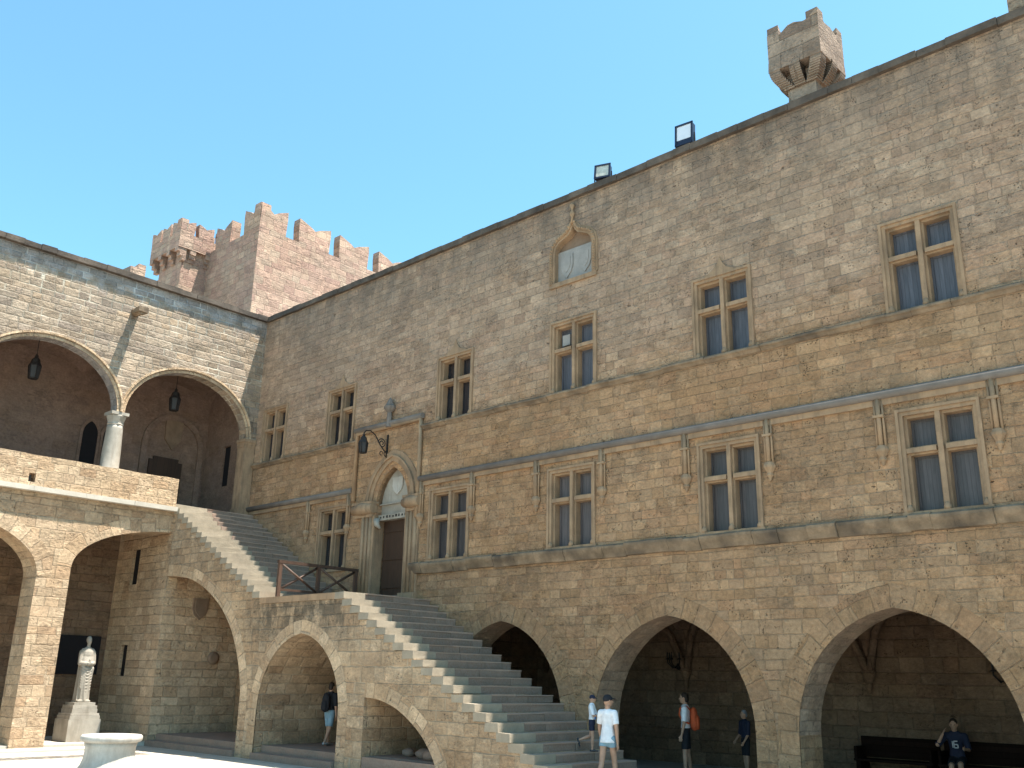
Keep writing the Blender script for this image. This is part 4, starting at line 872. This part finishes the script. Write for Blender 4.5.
    if cap:
        hr.ball(hp_(0, -.006, .022), (.051*H, .060*H, .052*H), M4=HQ); hr.cone(hp_(-.022, .056, .028), hp_(.022, .056, .028), .016*H, .016*H, .3); hr.cone(hp_(-.02, .078, .022), hp_(.02, .078, .022), .018*H, .018*H, .25)
    else:
        hr.ball(hp_(0, -.010, .018), (.050*H, .054*H, .058*H), M4=HQ); hr.ball(hp_(0, -.03, -.01), (.046*H, .036*H, .05*H), M4=HQ)
        if fem: hr.ball(hp_(0, -.06, .03), (.028*H, .026*H, .028*H), M4=HQ)
    eyes = MB()
    for s_ in (-1, 1): eyes.ball(hp_(s_*.019, .048, .006), (.007*H, .005*H, .0045*H), 8, 6, M4=HQ)
    for mb_, nm, mt, vx in ((body, 'body', 'skin', .008), (shirt, 'shirt', top, .011), (shorts, 'shorts', bottom, .011), (sho, 'shoes', shoes, .009), (hr, 'cap' if cap else 'hair', cap or hair, .010), (eyes, 'eyes', 'eye', 0)):
        mb_.v = [Q @ p for p in mb_.v]; mb_.build(nm, mt, root, voxel=vx*H/1.7 if vx else 0, smooth_it=3 if vx else 0)
    return root, Q, o, tz, H
# boy coming down the stair, woman at its foot, man with orange backpack, man with black backpack, dim figure, seated person
rt, Q, o, tz, H = person('small boy in dark cap and white and blue shirt stepping down the stair', (15.70, -1.02, RT-dz1*19), R(-60), 1.10, ((-8, 62), (4, 6)), ((20, 10, 75), (18, 10, 80)), 'white_cloth', 'navy_cloth', 'shoe', cap='navy_cloth', sleeve=.75, head_pitch=R(-10))
m_ = MB()
for k in range(4): m_.cone(tz(.06*H, (-.05+k*.033)*H, .066*H), tz(.15*H, (-.05+k*.033)*H, .064*H), .006*H, .006*H)
m_.v = [Q @ p for p in m_.v]; m_.build('shirt_print', 'blue_print', rt)
person('woman in dark cap, long white t-shirt and short denim shorts at the stair foot', (16.74, -1.84, RT-dz1*22), R(8), 1.67, ((-12, 12), (14, 8)), ((8, 8, 12), (-6, 9, 10)), 'white_cloth', 'denim', 'pale_shoe', cap='black_cloth', fem=True, short=.34, head_turn=R(-35), long_top=.085)
rt, Q, o, tz, H = person('man in white t-shirt and black shorts carrying an orange backpack in the middle arch', (16.05, 1.95, .15), R(118), 1.72, ((3, 3), (-3, 5)), ((2, 8, 12), (0, 8, 10)), 'white_cloth', 'black_cloth', 'shoe', short=.85, sleeve=.7)
def backpack(Q, tz, H, mat, label, loc, w_=.085):
    t_ = thing('backpack', loc, label, 'backpack'); b = MB(); b.cone(tz(.10*H, 0, -.115*H), tz(.24*H, 0, -.11*H), w_*H, w_*.9*H, .62); b.cone(tz(.09*H, 0, -.16*H), tz(.16*H, 0, -.16*H), w_*.7*H, w_*.65*H, .45)
    b.v = [Q @ p for p in b.v]; b.build('bag', mat, t_, voxel=.012); b = MB()
    for s_ in (-1, 1):
        pts = [tz(.27*H, s_*.055*H, -.08*H), tz(.325*H, s_*.06*H, -.02*H), tz(.30*H, s_*.065*H, .055*H), tz(.22*H, s_*.07*H, .075*H), tz(.14*H, s_*.085*H, .03*H), tz(.11*H, s_*.08*H, -.06*H)]; b.tube(pts, .012*H, 6)
    b.v = [Q @ p for p in b.v]; b.build('strap', mat, t_)
backpack(Q, tz, H, 'orange_cloth', 'orange backpack on the back of the man in the middle arch', (16.2, 2.1, 1.2))
rt, Q, o, tz, H = person('man in black t-shirt and denim shorts walking into the arch below the landing', (6.98, -1.2, .335), R(10), 1.58, ((10, 6), (-8, 16)), ((8, 6, 20), (-6, 8, 14)), 'black_cloth', 'denim', 'pale_shoe', short=.85, sleeve=.8)
backpack(Q, tz, H, 'black_cloth', 'black backpack worn by the man below the landing', (6.8, -1.4, 1.2))
person('dim grey haired person in dark clothes standing deep inside the middle arch', (16.75, 3.35, .15), R(150), 1.36, ((2, 2), (-2, 4)), ((6, 6, 30), (4, 6, 40)), 'navy_cloth', 'black_cloth', 'shoe', hair='grey_cloth', short=.95, sleeve=.9)
rt, Q, o, tz, H = person('seated person in navy shirt numbered 16 on the dark bench', (21.25, 4.0, .15), R(192), 1.66, ((82, 82), (78, 78)), ((30, 10, 65), (48, 26, 128)), 'navy_cloth', 'black_cloth', 'shoe', lean=10, short=.9, sleeve=.8, seat=.45, head_pitch=R(-12))
def digit(mb, segs, x0, z0, w_, h_, fn):
    S_ = dict(a=((0, 1), (1, 1)), b=((1, 1), (1, .5)), c=((1, .5), (1, 0)), d=((0, 0), (1, 0)), e=((0, .5), (0, 0)), f=((0, 1), (0, .5)), g=((0, .5), (1, .5)))
    for q in segs: (a, b), (c, d) = S_[q]; mb.tube([fn(x0+a*w_, z0+b*h_), fn(x0+c*w_, z0+d*h_)], .011, 6)
m_ = MB(); fn = lambda x, z: tz(z, x, .082*H)                     # front of the chest; the wearer's +x reads to the left
digit(m_, 'bc', .078, .15*H, -.03, .13, fn); digit(m_, 'afgedc', .022, .15*H, -.07, .13, fn)
m_.v = [Q @ p for p in m_.v]; m_.build('shirt_number', 'print_white', rt)
